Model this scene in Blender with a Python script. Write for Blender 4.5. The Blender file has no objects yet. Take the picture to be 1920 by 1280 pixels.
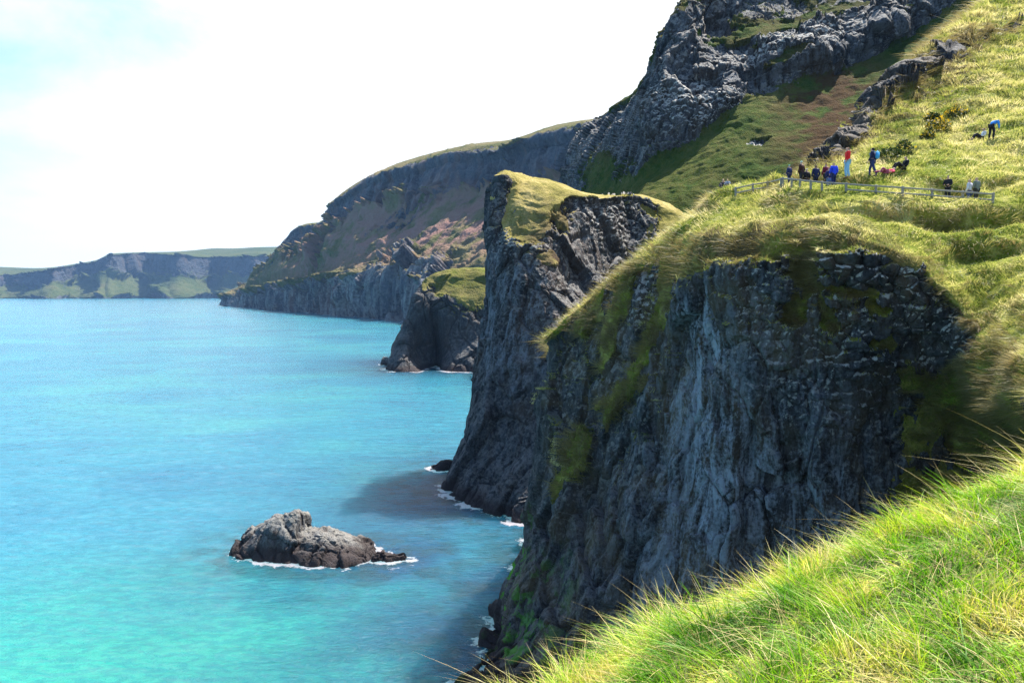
import bpy, bmesh, math, random
import numpy as np
from mathutils import Vector, Matrix
R = math.radians
random.seed(7)
rng = np.random.default_rng(11)
SC = bpy.context.scene
COL = SC.collection

# ------------------------------------------------------------------ camera
F_PX = 28.0 / 36.0 * 1920.0          # focal length in photograph pixels
CAM_Z = 25.0                         # eye height above the sea
PITCH = math.atan((640 - 548) / F_PX)
cd = bpy.data.cameras.new('camera')
cam = bpy.data.objects.new('camera', cd)
COL.objects.link(cam)
cd.sensor_width = 36.0
cd.lens = 28.0
cd.clip_start = 0.1
cd.clip_end = 60000.0
cam.location = (0, 0, CAM_Z)
cam.rotation_euler = (math.pi / 2 - PITCH, 0, 0)
SC.camera = cam

# ------------------------------------------------------------------ light
SUN_AZ, SUN_EL = 41.0, 57.0          # degrees right of the view, above the horizon
sl = bpy.data.lights.new('sun', 'SUN')
sl.energy = 5.0
sl.angle = R(0.53)
sl.color = (1.0, 0.94, 0.84)
so = bpy.data.objects.new('sun', sl)
COL.objects.link(so)
sdir = Vector((math.sin(R(SUN_AZ)) * math.cos(R(SUN_EL)), math.cos(R(SUN_AZ)) * math.cos(R(SUN_EL)), math.sin(R(SUN_EL))))
so.rotation_euler = sdir.to_track_quat('Z', 'Y').to_euler()
so.location = (60, 40, 120)

W = bpy.data.worlds.new('World')
SC.world = W
W.use_nodes = True
wn, wl = W.node_tree.nodes, W.node_tree.links
wn.clear()


def mk(nodes, t, **kw):
    n = nodes.new(t)
    for k, v in kw.items():
        setattr(n, k, v)
    return n


sky = mk(wn, 'ShaderNodeTexSky', sky_type='NISHITA', sun_disc=False)
sky.sun_elevation = R(SUN_EL)
sky.sun_rotation = R(SUN_AZ)
sky.air_density = 1.0
sky.dust_density = 0.6
sky.ozone_density = 1.5
tc = mk(wn, 'ShaderNodeTexCoord')
mp = mk(wn, 'ShaderNodeMapping')
mp.inputs['Scale'].default_value = (1.0, 1.0, 2.6)
nz = mk(wn, 'ShaderNodeTexNoise')
nz.inputs['Scale'].default_value = 2.3
nz.inputs['Detail'].default_value = 7
nz.inputs['Roughness'].default_value = 0.55
nz.inputs['Distortion'].default_value = 0.4
wl.new(tc.outputs['Generated'], mp.inputs['Vector'])
wl.new(mp.outputs[0], nz.inputs['Vector'])
dt = mk(wn, 'ShaderNodeVectorMath', operation='DOT_PRODUCT')
dt.inputs[1].default_value = (0.62, 0.72, 0.05)
wl.new(tc.outputs['Generated'], dt.inputs[0])
m1 = mk(wn, 'ShaderNodeMath', operation='MULTIPLY_ADD')
m1.inputs[1].default_value = 0.62
wl.new(dt.outputs['Value'], m1.inputs[0])
wl.new(nz.outputs['Fac'], m1.inputs[2])
mr = mk(wn, 'ShaderNodeMapRange', interpolation_type='SMOOTHSTEP')
mr.inputs['From Min'].default_value = 0.44
mr.inputs['From Max'].default_value = 0.88
wl.new(m1.outputs[0], mr.inputs['Value'])
skm = mk(wn, 'ShaderNodeMix', data_type='RGBA', blend_type='MULTIPLY')
skm.inputs['Factor'].default_value = 1.0
wl.new(sky.outputs[0], skm.inputs['A'])
skm.inputs['B'].default_value = (1.12, 1.36, 1.48, 1)
mx = mk(wn, 'ShaderNodeMix', data_type='RGBA')
wl.new(mr.outputs[0], mx.inputs['Factor'])
wl.new(skm.outputs['Result'], mx.inputs['A'])
mx.inputs['B'].default_value = (6.6, 6.75, 6.8, 1)
bg = mk(wn, 'ShaderNodeBackground')
bg.inputs['Strength'].default_value = 0.062
wl.new(mx.outputs['Result'], bg.inputs['Color'])
wo = mk(wn, 'ShaderNodeOutputWorld')
wl.new(bg.outputs[0], wo.inputs['Surface'])

vs = SC.view_settings
vs.view_transform = 'Standard'
vs.look = 'None'
vs.gamma = 1.0
vs.use_curve_mapping = False
vs.exposure = 1.6
SC.cycles.use_denoising = True
SC.cycles.denoiser = 'OPENIMAGEDENOISE'
SC.cycles.denoising_input_passes = 'RGB_ALBEDO_NORMAL'
SC.cycles.denoising_prefilter = 'NONE'
SC.cycles.sample_clamp_direct = 0.5
SC.cycles.sample_clamp_indirect = 0.5
SC.cycles.max_bounces = 5
SC.cycles.diffuse_bounces = 2
SC.cycles.glossy_bounces = 2
SC.cycles.volume_bounces = 0


# ------------------------------------------------------------------ helpers
def at(px, py, d=None):
    """world point seen at photograph pixel (px, py), d metres ahead; d None: on the sea"""
    cx, cy = (px - 960) / F_PX, (640 - py) / F_PX
    c, s = math.cos(PITCH), math.sin(PITCH)
    v = (cx, c + s * cy, -s + c * cy)
    if d is None:
        k = -CAM_Z / v[2]
    else:
        k = d / v[1]
    return (v[0] * k, v[1] * k, CAM_Z + v[2] * k)


def project(P):
    c, s = math.cos(PITCH), math.sin(PITCH)
    x, y, z = P[:, 0], P[:, 1], P[:, 2] - CAM_Z
    f = y * c - z * s
    u = y * s + z * c
    return 960 + F_PX * x / f, 640 - F_PX * u / f, f


_perm = np.random.default_rng(5).permutation(256).astype(np.int32)
_perm = np.concatenate([_perm, _perm, _perm])
_gr = np.random.default_rng(6).normal(size=(256, 3)).astype(np.float32)
_gr /= np.linalg.norm(_gr, axis=1)[:, None]


def perlin(P):
    P = np.asarray(P, np.float32)
    I = np.floor(P).astype(np.int32)
    f = P - I
    I &= 255
    u = f * f * f * (f * (f * 6 - 15) + 10)
    out = 0
    for dx in (0, 1):
        a = _perm[(I[:, 0] + dx) & 255]
        wx = u[:, 0] if dx else 1 - u[:, 0]
        for dy in (0, 1):
            b = _perm[(a + I[:, 1] + dy) & 255]
            wy = u[:, 1] if dy else 1 - u[:, 1]
            for dz in (0, 1):
                g = _gr[_perm[(b + I[:, 2] + dz) & 255]]
                wz = u[:, 2] if dz else 1 - u[:, 2]
                d = g[:, 0] * (f[:, 0] - dx) + g[:, 1] * (f[:, 1] - dy) + g[:, 2] * (f[:, 2] - dz)
                out = out + wx * wy * wz * d
    return out * 1.5


def fbm(P, octv=4, gain=0.5, lac=2.03):
    a, t, s = 1.0, 0.0, 0.0
    P = np.array(P, np.float32)
    for i in range(octv):
        t = t + a * perlin(P + 17.3 * i)
        s += a
        a *= gain
        P = P * lac
    return t / s


def ridged(P, octv=3, gain=0.5):
    a, t, s = 1.0, 0.0, 0.0
    P = np.array(P, np.float32)
    for i in range(octv):
        t = t + a * (1 - 2 * np.abs(perlin(P + 31.7 * i)))
        s += a
        a *= gain
        P = P * 2.1
    return t / s


def worley(P, full=False):
    """F1, F2, a random number per cell and a random tilt plane per cell"""
    P = np.asarray(P, np.float32)
    I = np.floor(P).astype(np.int32)
    n = len(P)
    f1 = np.full(n, 9.0, np.float32)
    f2 = np.full(n, 9.0, np.float32)
    rid = np.zeros(n, np.int32)
    off = np.zeros((n, 3), np.float32)
    for dx in (-1, 0, 1):
        for dy in (-1, 0, 1):
            for dz in (-1, 0, 1):
                J = I + np.array([dx, dy, dz], np.int32)
                h = _perm[_perm[_perm[J[:, 0] & 255] + (J[:, 1] & 255)] + (J[:, 2] & 255)]
                v = np.stack([P[:, 0] - J[:, 0] - _perm[h + 7] / 255.0, P[:, 1] - J[:, 1] - _perm[h + 91] / 255.0, P[:, 2] - J[:, 2] - _perm[h + 163] / 255.0], 1).astype(np.float32)
                d = np.einsum('ij,ij->i', v, v)
                m = d < f1
                f2 = np.where(m, f1, np.minimum(f2, d))
                rid = np.where(m, h, rid)
                off[m] = v[m]
                f1 = np.where(m, d, f1)
    if full:
        return np.sqrt(f1), off, _perm[rid + 211] / 255.0
    return np.sqrt(f1), np.sqrt(f2), _perm[rid + 211] / 255.0, np.einsum('ij,ij->i', off, _gr[rid])


def sstep(a, b, x):
    t = np.clip((x - a) / (b - a), 0, 1)
    return t * t * (3 - 2 * t)


def cr_weights(nctrl, counts):
    """Catmull-Rom weights: counts[i] samples in control interval i"""
    rows = []
    for i, n in enumerate(counts):
        for k in range(n):
            rows.append((i, k / n))
    rows.append((nctrl - 2, 1.0))
    Wt = np.zeros((len(rows), nctrl))
    for r, (i, t) in enumerate(rows):
        w = (-.5 * t + t * t - .5 * t ** 3, 1 - 2.5 * t * t + 1.5 * t ** 3, .5 * t + 2 * t * t - 1.5 * t ** 3, -.5 * t * t + .5 * t ** 3)
        for k in range(4):
            Wt[r, min(max(i - 1 + k, 0), nctrl - 1)] += w[k]
    return Wt


def lin_weights(nctrl, counts):
    rows = [(i, k / n) for i, n in enumerate(counts) for k in range(n)] + [(nctrl - 2, 1.0)]
    Wt = np.zeros((len(rows), nctrl))
    for r, (i, t) in enumerate(rows):
        Wt[r, i] = 1 - t
        Wt[r, i + 1] = t
    return Wt


def grid_normals(G):
    du = np.gradient(G, axis=1)
    dv = np.gradient(G, axis=0)
    n = np.cross(du, dv)
    n /= np.linalg.norm(n, axis=2)[..., None] + 1e-9
    return n


def mesh_np(name, V, faces_by_n, attrs=None, smooth=True):
    """fast mesh: V (n,3); faces_by_n: list of int arrays (m,k)"""
    me = bpy.data.meshes.new(name)
    me.vertices.add(len(V))
    me.vertices.foreach_set('co', np.ascontiguousarray(V, np.float32).ravel())
    loops = np.concatenate([f.ravel() for f in faces_by_n]).astype(np.int32)
    sizes = np.concatenate([np.full(len(f), f.shape[1], np.int32) for f in faces_by_n])
    me.loops.add(len(loops))
    me.loops.foreach_set('vertex_index', loops)
    me.polygons.add(len(sizes))
    me.polygons.foreach_set('loop_start', np.concatenate([[0], np.cumsum(sizes)[:-1]]).astype(np.int32))
    me.polygons.foreach_set('use_smooth', np.full(len(sizes), smooth))
    for k, a in (attrs or {}).items():
        at_ = me.attributes.new(k, 'FLOAT', 'POINT')
        at_.data.foreach_set('value', np.ascontiguousarray(a, np.float32).ravel())
    me.update(calc_edges=True)
    me.validate()
    return me


def link(name, me, mat, parent=None):
    o = bpy.data.objects.new(name, me)
    COL.objects.link(o)
    if mat is not None and not me.materials:
        me.materials.append(mat)
    if parent is not None:
        o.parent = parent
    return o


def grid_faces(nv, nu):
    i = np.arange(nv * nu).reshape(nv, nu)
    return np.stack([i[:-1, :-1].ravel(), i[:-1, 1:].ravel(), i[1:, 1:].ravel(), i[1:, :-1].ravel()], 1)


def tag(o, label, cat, group=None):
    o['label'] = label
    o['category'] = cat
    if group:
        o['group'] = group
    return o


def structure(o, label=None):
    o['kind'] = 'structure'
    if label:
        o['label'] = label
    return o


# ------------------------------------------------------------------ materials
class NT:
    def __init__(s, name):
        s.m = bpy.data.materials.new(name)
        s.m.use_nodes = True
        s.n, s.l = s.m.node_tree.nodes, s.m.node_tree.links
        s.b = s.n['Principled BSDF']
        s.out = s.n['Material Output']

    def new(s, t, **kw):
        return mk(s.n, t, **kw)

    def set(s, sock, v):
        if isinstance(v, bpy.types.NodeSocket):
            s.l.new(v, sock)
        elif v is not None:
            sock.default_value = v

    def pos(s, scale=(1, 1, 1)):
        g = s.new('ShaderNodeTexCoord')
        m = s.new('ShaderNodeMapping')
        m.inputs['Scale'].default_value = scale
        s.l.new(g.outputs['Object'], m.inputs['Vector'])
        return m.outputs[0]

    def noise(s, vec, scale, detail=4, rough=0.55, dist=0.0):
        n = s.new('ShaderNodeTexNoise')
        s.l.new(vec, n.inputs['Vector'])
        n.inputs['Scale'].default_value = scale
        n.inputs['Detail'].default_value = detail
        n.inputs['Roughness'].default_value = rough
        n.inputs['Distortion'].default_value = dist
        return n.outputs['Fac']

    def voro(s, vec, scale, feature='F1', out='Distance'):
        n = s.new('ShaderNodeTexVoronoi', feature=feature)
        s.l.new(vec, n.inputs['Vector'])
        n.inputs['Scale'].default_value = scale
        return n.outputs[out]

    def attr(s, name):
        a = s.new('ShaderNodeAttribute', attribute_name=name)
        return a.outputs['Fac']

    def math(s, op, a, b=None, c=None, clamp=False):
        n = s.new('ShaderNodeMath', operation=op, use_clamp=clamp)
        s.set(n.inputs[0], a)
        s.set(n.inputs[1], b)
        s.set(n.inputs[2], c)
        return n.outputs[0]

    def rng(s, v, a, b, c=0.0, d=1.0):
        n = s.new('ShaderNodeMapRange', interpolation_type='SMOOTHSTEP')
        s.set(n.inputs['Value'], v)
        n.inputs['From Min'].default_value = a
        n.inputs['From Max'].default_value = b
        n.inputs['To Min'].default_value = c
        n.inputs['To Max'].default_value = d
        return n.outputs[0]

    def mix(s, f, a, b):
        n = s.new('ShaderNodeMix', data_type='RGBA')
        s.set(n.inputs['Factor'], f)
        for sock, v in ((n.inputs['A'], a), (n.inputs['B'], b)):
            if isinstance(v, tuple) and len(v) == 3:
                v = (*v, 1)
            s.set(sock, v)
        return n.outputs['Result']

    def ramp(s, f, stops):
        n = s.new('ShaderNodeValToRGB')
        e = n.color_ramp.elements
        while len(e) < len(stops):
            e.new(0.5)
        for el, (p, c) in zip(e, stops):
            el.position = p
            el.color = (*c, 1)
        s.l.new(f, n.inputs['Fac'])
        return n.outputs['Color']

    def bump(s, h, strength, dist):
        n = s.new('ShaderNodeBump')
        s.set(n.inputs['Height'], h)
        n.inputs['Strength'].default_value = strength
        n.inputs['Distance'].default_value = dist
        s.l.new(n.outputs[0], s.b.inputs['Normal'])


def land_material(name, k=1.0, rock=((.007, .007, .010), (.027, .026, .032), (.088, .086, .093)),
                  turf=((.045, .070, .012), (.115, .135, .022), (.26, .23, .075), (.36, .31, .14)),
                  pale=(.29, .325, .40), brown=(.075, .050, .042), lichen=(.40, .39, .37), bump=0.8, weed=True, turf_cut=(.45, .55)):
    """basalt and turf; k = metres of the texture's basic size"""
    t = NT(name)
    p = t.pos((1 / k, 1 / k, 1 / k))
    ps = t.pos((1 / k, 1 / k, .32 / k))
    n_big = t.noise(p, .35, 5)
    n_mid = t.noise(ps, 1.1, 6, .65, .6)
    n_fin = t.noise(p, 5.5, 5, .65)
    rf = t.math('ADD', t.math('MULTIPLY', n_mid, .6), t.math('MULTIPLY', n_fin, .4))
    rc = t.ramp(rf, [(.38, rock[0]), (.50, rock[1]), (.62, rock[2])])
    rc = t.mix(t.rng(t.noise(ps, .45, 5, .6, .8), .50, .66, 0, .7), rc, tuple(c * .62 for c in brown))
    bf = t.math('MULTIPLY', t.attr('brown'), t.rng(n_big, .40, .60))
    rc = t.mix(bf, rc, brown)
    # pale mineral streaks running down the face
    pst = t.noise(t.pos((1 / k, 1 / k, .20 / k)), .85, 7, .66, 1.6)
    pf = t.math('MULTIPLY', t.math('MULTIPLY', t.attr('pale'), .62), t.rng(t.math('ADD', t.math('MULTIPLY', pst, .7), t.math('MULTIPLY', n_fin, .3)), .43, .60))
    rc = t.mix(pf, rc, pale)
    # white lichen on block tops
    ln = t.noise(p, 2.6, 6, .7, .3)
    ge = t.new('ShaderNodeNewGeometry')
    sp = t.new('ShaderNodeSeparateXYZ')
    t.l.new(ge.outputs['Normal'], sp.inputs[0])
    lf = t.math('ADD', t.math('MULTIPLY', sp.outputs['Z'], .21), ln)
    lf = t.math('MULTIPLY', t.rng(lf, .56, .66), t.attr('lichen'), clamp=True)
    rc = t.mix(lf, rc, lichen)
    # turf
    tn1 = t.noise(p, .22, 4, .6)
    tn2 = t.noise(p, 1.5, 6, .7, .8)
    tn3 = t.noise(p, 9.0, 3, .7)
    tf = t.math('ADD', t.math('ADD', t.math('MULTIPLY', tn1, .42), t.math('MULTIPLY', tn2, .36)), t.math('MULTIPLY', tn3, .22))
    tcol = t.ramp(tf, [(.36, turf[0]), (.46, turf[1]), (.55, turf[2]), (.66, turf[3])])
    heath = t.math('MULTIPLY', t.attr('brown'), t.rng(t.noise(p, .5, 5, .6), .38, .56))
    tcol = t.mix(heath, tcol, tuple(c * 1.25 for c in brown))
    tm = t.math('ADD', t.attr('turf'), t.math('MULTIPLY', t.math('SUBTRACT', tn2, .5), .7))
    tmask = t.rng(tm, *turf_cut)
    c = t.mix(tmask, rc, tcol)
    # bright algae and dark weed near the tide
    af = t.math('MULTIPLY', t.attr('algae'), t.rng(t.noise(t.pos((1, 1, 1)), .7, 5, .6, .7), .50, .60))
    c = t.mix(af, c, (.07, .28, .010))
    if weed:
        gp = t.new('ShaderNodeTexCoord')
        s3 = t.new('ShaderNodeSeparateXYZ')
        t.l.new(gp.outputs['Object'], s3.inputs[0])
        wz = t.math('ADD', s3.outputs['Z'], t.math('MULTIPLY', n_big, 3.0))
        wf = t.math('MULTIPLY', t.rng(wz, 2.4, 3.6, 1, 0), .85)
        c = t.mix(wf, c, (.026, .016, .017))
    t.l.new(c, t.b.inputs['Base Color'])
    t.set(t.b.inputs['Roughness'], .85)
    t.l.new(t.rng(tmask, 0, 1, .25, .02), t.b.inputs['Specular IOR Level'])
    cr = t.voro(t.pos((1 / k, 1 / k, .4 / k)), 1.3, 'DISTANCE_TO_EDGE')
    crk = t.math('MULTIPLY', t.math('SUBTRACT', 1.0, tmask), t.math('MULTIPLY', t.rng(cr, 0, .07), t.rng(n_mid, .42, .6, 0, .5)))
    h = t.math('ADD', crk, t.math('ADD', t.math('MULTIPLY', n_fin, 1.2), t.math('ADD', t.math('MULTIPLY', tn3, .5), t.math('MULTIPLY', t.math('MULTIPLY', tmask, tn2), .9))))
    t.bump(h, bump, .22 * k)
    return t.m


def plain(name, col, rough=.8, var=.25, scale=9.0, spec=.3):
    t = NT(name)
    n = t.noise(t.pos(), scale, 4, .6)
    a = tuple(max(0, c * (1 - var)) for c in col)
    b = tuple(min(1, c * (1 + var)) for c in col)
    t.l.new(t.ramp(n, [(.3, a), (.7, b)]), t.b.inputs['Base Color'])
    t.set(t.b.inputs['Roughness'], rough)
    t.b.inputs['Specular IOR Level'].default_value = spec
    return t.m


# ------------------------------------------------------------------ land
MASKS = {}
SHORE = []          # waterline points of every landform, for the foam


def loft(columns, ncol, nrow, masks):
    """columns: list of control columns of world points, bottom to top"""
    C = np.array(columns, float).transpose(1, 0, 2)
    Wu, Wv = cr_weights(C.shape[1], ncol), cr_weights(C.shape[0], nrow)
    Lu, Lv = lin_weights(C.shape[1], ncol), lin_weights(C.shape[0], nrow)
    G = np.einsum('vr,rcx,uc->vux', Wv, C, Wu)
    M = {k: Lv @ np.array(m, float) @ Lu.T for k, m in masks.items()}
    return G, M


def rock_offset(P, s, amp_big=1.0, amp_gully=.8, amp_block=.5, joint=.2, lm=0):
    """fractured basalt: buttresses, vertical gullies, jointed blocks of size s"""
    Q = P / s
    wob = np.stack([fbm(Q * .55 + 9, 2), fbm(Q * .55 + 40, 2), fbm(Q * .55 + 77, 2)], 1)
    d = amp_big * fbm(Q * np.array([.14, .14, .08]), 4)
    d = d + .40 * amp_gully * ridged(Q * np.array([.34, .34, .055]) + wob * .10, 3)
    h1, h2, r3, pl3 = worley(Q * np.array([.27, .27, .10]) + wob * .12 + 11)
    d = d + amp_gully * (1.5 * pl3 + .5 * (r3 - .5)) - .8 * joint * (1 - sstep(0, .05, h2 - h1))
    amp_block = amp_block * (1 - .65 * np.minimum(lm, 1))
    f1, f2, r, pl = worley(Q * np.array([.62, .62, .26]) + wob * .16)
    d = d + amp_block * (.7 * (r - .5) + .75 * pl) - joint * (1 - sstep(0, .10, f2 - f1))
    g1, g2, r2, pl2 = worley(Q * np.array([1.7, 1.7, .8]) + wob * .25 + 5)
    d = d + amp_block * (.14 * (r2 - .5) + .30 * pl2) - .25 * joint * (1 - sstep(0, .12, g2 - g1))
    return d


def turf_offset(P, s, amp=.3):
    Q = P / s
    a = fbm(Q * .30, 3) * 1.3
    b = ridged(Q * np.array([.55, .55, 1.5]) + fbm(Q * .4, 2)[:, None] * .6, 3)     # terracettes along the slope
    c = 1 - np.minimum(1, worley(Q * np.array([1.1, 1.1, 1.1]))[0] * 1.3)          # tussocks
    return amp * (a + .55 * b + .8 * c)


def landform(name, columns, ncol, nrow, masks, mat, s=1.0, rk=(1.0, .8, .5, .2), tf=.3, flip=False, bias=.0, slope_w=.9, tnoise=.5, carve=None, paint=None, foam=1.0):
    G, M = loft(columns, ncol, nrow, masks)
    nv, nu = G.shape[:2]
    N = grid_normals(G)
    if flip:
        N = -N
    P = G.reshape(-1, 3)
    n = N.reshape(-1, 3)
    for key, px_, py_, rx, ry, ang, val in (paint or []):
        ppx, ppy, _f = project(P)
        if key not in M:
            M[key] = np.zeros((nv, nu))
        ca, sa = math.cos(R(ang)), math.sin(R(ang))
        ex, ey = ppx - px_, ppy - py_
        q_ = np.sqrt(((ex * ca + ey * sa) / rx) ** 2 + ((-ex * sa + ey * ca) / ry) ** 2)
        q_ = q_ + 1.45 * fbm(P / s * np.array([1.7, 1.7, .8]) + 21, 5, .65)
        k_ = sstep(1.25, .55, q_)
        m_ = M[key].ravel()
        M[key] = (m_ * (1 - k_) + val * k_).reshape(nv, nu)
    T0 = M['turf'].ravel()
    nl = fbm(P / s * .22 + 3, 4)
    turf = sstep(.35, .65, T0 + tnoise * (nl + .8 * fbm(P / s * np.array([1.3, 1.3, .6]) + 8, 4, .6)) + slope_w * (n[:, 2] - .5) * (T0 > .02) * (T0 < .999) + bias)
    turf = np.where(T0 >= .999, 1.0, turf)
    lm = np.clip(M['lichen'].ravel() - .15, 0, 1.2)
    ro = rock_offset(P, s, *rk, lm=lm)
    to = turf_offset(P, s, tf)
    b1, b2, br, bp = worley(P / s * np.array([1.9, 1.9, 3.4]) + .3 * fbm(P / s * .8, 2)[:, None])
    ro = ro + lm * .30 * s / 1.6 * ((br - .5) + .8 * bp - .4 * (1 - sstep(0, .15, b2 - b1)))
    ro = ro + .13 * s / 1.6 * fbm(P / s * np.array([2.2, 2.2, 1.3]), 4, .6)
    to = to + .45 * s * tf * sstep(.75, .35, n[:, 2])
    off = ro * (1 - turf) + (to + .25 * rk[0] * fbm(P / s * .14, 3)) * turf
    if carve is not None:
        off = off + carve(P)
    if 'calm' in M:
        off = off * (1 - M['calm'].ravel())
    D = n * off[:, None]
    P2 = P + D
    G2 = P2.reshape(nv, nu, 3)
    # second turf pass: the ledges that the relief itself makes catch grass
    N2 = grid_normals(G2)
    if flip:
        N2 = -N2
    n2 = N2.reshape(-1, 3)
    lum = sstep(.52, .80, n2[:, 2] + .25 * nl) * sstep(.05, .4, T0)
    turf = np.maximum(turf, .9 * lum)
    attrs = {k: M.get(k, np.zeros((nv, nu))).ravel() for k in ('pale', 'lichen', 'brown', 'algae')}
    attrs['turf'] = turf
    MASKS[name] = attrs
    F = grid_faces(nv, nu)
    if flip:
        F = F[:, ::-1]
    me = mesh_np(name, P2, [F], attrs)
    o = link(name, me, mat)
    w = P2[np.abs(P2[:, 2]) < .3 * max(1, s * .5)]
    if len(w):
        SHORE.append((s * foam, w[rng.choice(len(w), min(len(w), 500), replace=False)]))
    return o, P2, n2, turf, (nv, nu)


def under(p, out=(0, 0), z=-5.0):
    return (p[0] + out[0], p[1] + out[1], z)


def col_from(px_list, first_under=(0, -2)):
    pts = [at(*q) for q in px_list]
    return [under(pts[0], first_under)] + pts


# ---- near headland with the people on it, and the hillside above them
A_px = [
    [(1012, 1000), (1030, 930, 80), (1050, 850, 78), (1060, 760, 76), (1075, 690, 73), (1090, 660, 72.5), (1130, 680, 76), (1200, 700, 84), (1250, 650, 95), (1300, 600, 110), (1350, 560, 125)],
    [(985, 1075), (1000, 1010, 67), (1012, 900, 65), (1022, 770, 63.5), (1030, 665, 62.5), (1036, 645, 63.5), (1060, 655, 68), (1110, 650, 76), (1190, 610, 90), (1260, 570, 108), (1320, 540, 125)],
    [(868, 1275), (915, 1190, 53), (1000, 1010, 57), (1035, 830, 58.5), (1070, 640, 59.5), (1085, 585, 60.5), (1110, 605, 66), (1160, 605, 75), (1230, 580, 90), (1300, 550, 108), (1350, 525, 125)],
    [(960, 1330), (1000, 1190, 50), (1080, 1000, 53), (1120, 800, 54.5), (1150, 590, 56), (1180, 499, 57.5), (1210, 525, 64), (1250, 550, 74), (1300, 540, 90), (1350, 510, 108), (1400, 490, 125)],
    [(1080, 1360), (1100, 1200, 48), (1160, 1000, 50.5), (1200, 760, 52), (1235, 520, 53.5), (1265, 430, 55), (1295, 445, 62), (1330, 490, 73), (1370, 490, 90), (1410, 480, 108), (1450, 460, 125)],
    [(1200, 1375), (1220, 1200, 46.5), (1260, 980, 48), (1290, 700, 49.5), (1310, 475, 49.6), (1335, 398, 52), (1350, 366, 54), (1390, 410, 64), (1430, 430, 85), (1470, 430, 105), (1500, 420, 125)],
    [(1330, 1385), (1340, 1200, 45.5), (1360, 950, 46.5), (1380, 680, 47.0), (1400, 445, 46.9), (1410, 398, 49.5), (1430, 350, 51.5), (1450, 347, 56), (1490, 375, 70), (1540, 390, 90), (1580, 390, 120)],
    [(1460, 1390), (1460, 1200, 45), (1465, 930, 45.5), (1475, 660, 45.5), (1490, 437, 45.5), (1480, 393, 47.5), (1475, 352, 47.6), (1500, 337, 50), (1540, 304, 58), (1550, 298, 62), (1600, 330, 90)],
    [(1590, 1380), (1590, 1190, 45), (1590, 900, 45), (1590, 660, 44.2), (1580, 450, 43.2), (1575, 402, 44.4), (1575, 357, 44.6), (1590, 335, 46.6), (1590, 292, 55), (1595, 257, 60), (1650, 300, 85)],
    [(1720, 1350), (1715, 1160, 46), (1710, 880, 45), (1700, 650, 42.8), (1690, 492, 41.2), (1680, 425, 42.8), (1680, 368, 43.6), (1690, 320, 48), (1670, 242, 58), (1655, 192, 66), (1720, 230, 90)],
    [(1850, 1330), (1830, 1100, 45.5), (1800, 830, 42.5), (1790, 680, 40), (1800, 580, 38.5), (1780, 460, 41), (1770, 374, 43.2), (1790, 300, 50), (1750, 190, 62), (1730, 102, 74), (1800, 130, 100)],
    [(1990, 1250), (1960, 1050, 42), (1900, 850, 37), (1865, 740, 34), (1880, 675, 33.5), (1860, 510, 38), (1855, 382, 42.5), (1870, 280, 50), (1830, 120, 68), (1800, 47, 82), (1870, 60, 110)],
    [(2200, 1150, 42), (2120, 1000, 36), (2050, 850, 30), (2000, 780, 27.5), (1990, 730, 27.5), (1960, 545, 35), (1950, 390, 42), (1960, 250, 51), (1920, 70, 75), (1880, -23, 94), (1950, -20, 120)],
    [(2500, 1100, 38), (2350, 960, 30), (2250, 860, 25), (2200, 800, 22), (2180, 760, 22), (2150, 560, 31), (2130, 390, 41), (2130, 220, 52), (2060, 0, 80), (2000, -130, 110), (2080, -150, 140)],
    [(2800, 1000, 30), (2700, 940, 25), (2600, 880, 21), (2550, 840, 19), (2520, 790, 19), (2450, 580, 28), (2400, 390, 40), (2350, 190, 53), (2250, -80, 85), (2150, -230, 125), (2200, -300, 160)],
]
for c_, dl in zip(range(4, 11), (1.2, 2.6, 3.6, 4.0, 4.2, 3.4, 1.8)):
    col = A_px[c_]
    f0 = at(*col[0])[1] - dl
    q = [(col[0][0], 548 + 25 * F_PX / f0, f0)]
    q += [(p_[0], p_[1], p_[2] - dl * k_) for p_, k_ in zip(col[1:6], (1, 1, 1, 1, .5))]
    A_px[c_] = q + col[6:]
A_cols = [col_from(c) for c in A_px]
nA, rA = len(A_cols), len(A_cols[0])
TA = np.ones((rA, nA))
TA[:7] = np.array([
    #L0  L1   L2   3    4    5    6    7    8    9    10   11   12 13 14
    [.0, .0, .0, .0, .0, .0, .0, .0, .0, .0, .0, .0, .3, 1, 1],
    [.0, .0, .0, .0, .0, .0, .0, .0, .0, .0, .0, .3, 1, 1, 1],
    [.0, .0, .05, .0, .0, .0, .0, .0, .0, .0, .35, .8, 1, 1, 1],
    [.0, .05, .1, .12, .12, .0, .0, .0, .05, .22, .75, 1, 1, 1, 1],
    [.2, .15, .2, .34, .36, .15, .1, .14, .2, .2, .22, .8, 1, 1, 1],
    [.9, .6, .5, .62, .66, .70, .85, .9, .9, .85, .75, 1, 1, 1, 1],
    [1, .95, .95, .95, .95, 1, 1, 1, 1, 1, 1, 1, 1, 1, 1]])
TA[9, 6:10] = .75
TA[10, 6:10] = .45
TA[10, 10:12] = .8
PA = np.full((rA, nA), .12)
PA[1:5, 3] = (.1, .1, .15, .2)
PA[1:5, 4] = (.1, .2, .30, .35)
PA[1:5, 5] = (.3, .7, .85, .95)
PA[1:5, 6] = (.6, 1., 1., .75)
PA[1:5, 7] = (.5, .95, .80, .45)
PA[1:5, 8] = (.3, .7, .60, .25)
PA[1:5, 9] = (.2, .3, .25, .2)
LA = np.full((rA, nA), .15)
LA[4:7, 2:7] = .35
LA[4:7, 7] = .75
LA[4:7, 8:11] = 1.0
BA = np.zeros((rA, nA))
BA[0:3, 2:9] = .9
BA[3, 2:6] = .6
BA[4, 2:6] = .35
BA[4:6, 6:10] = .75
BA[9:11, 6:12] = .8
BA[11, 6:12] = 1
GA = np.zeros((rA, nA))
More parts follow.
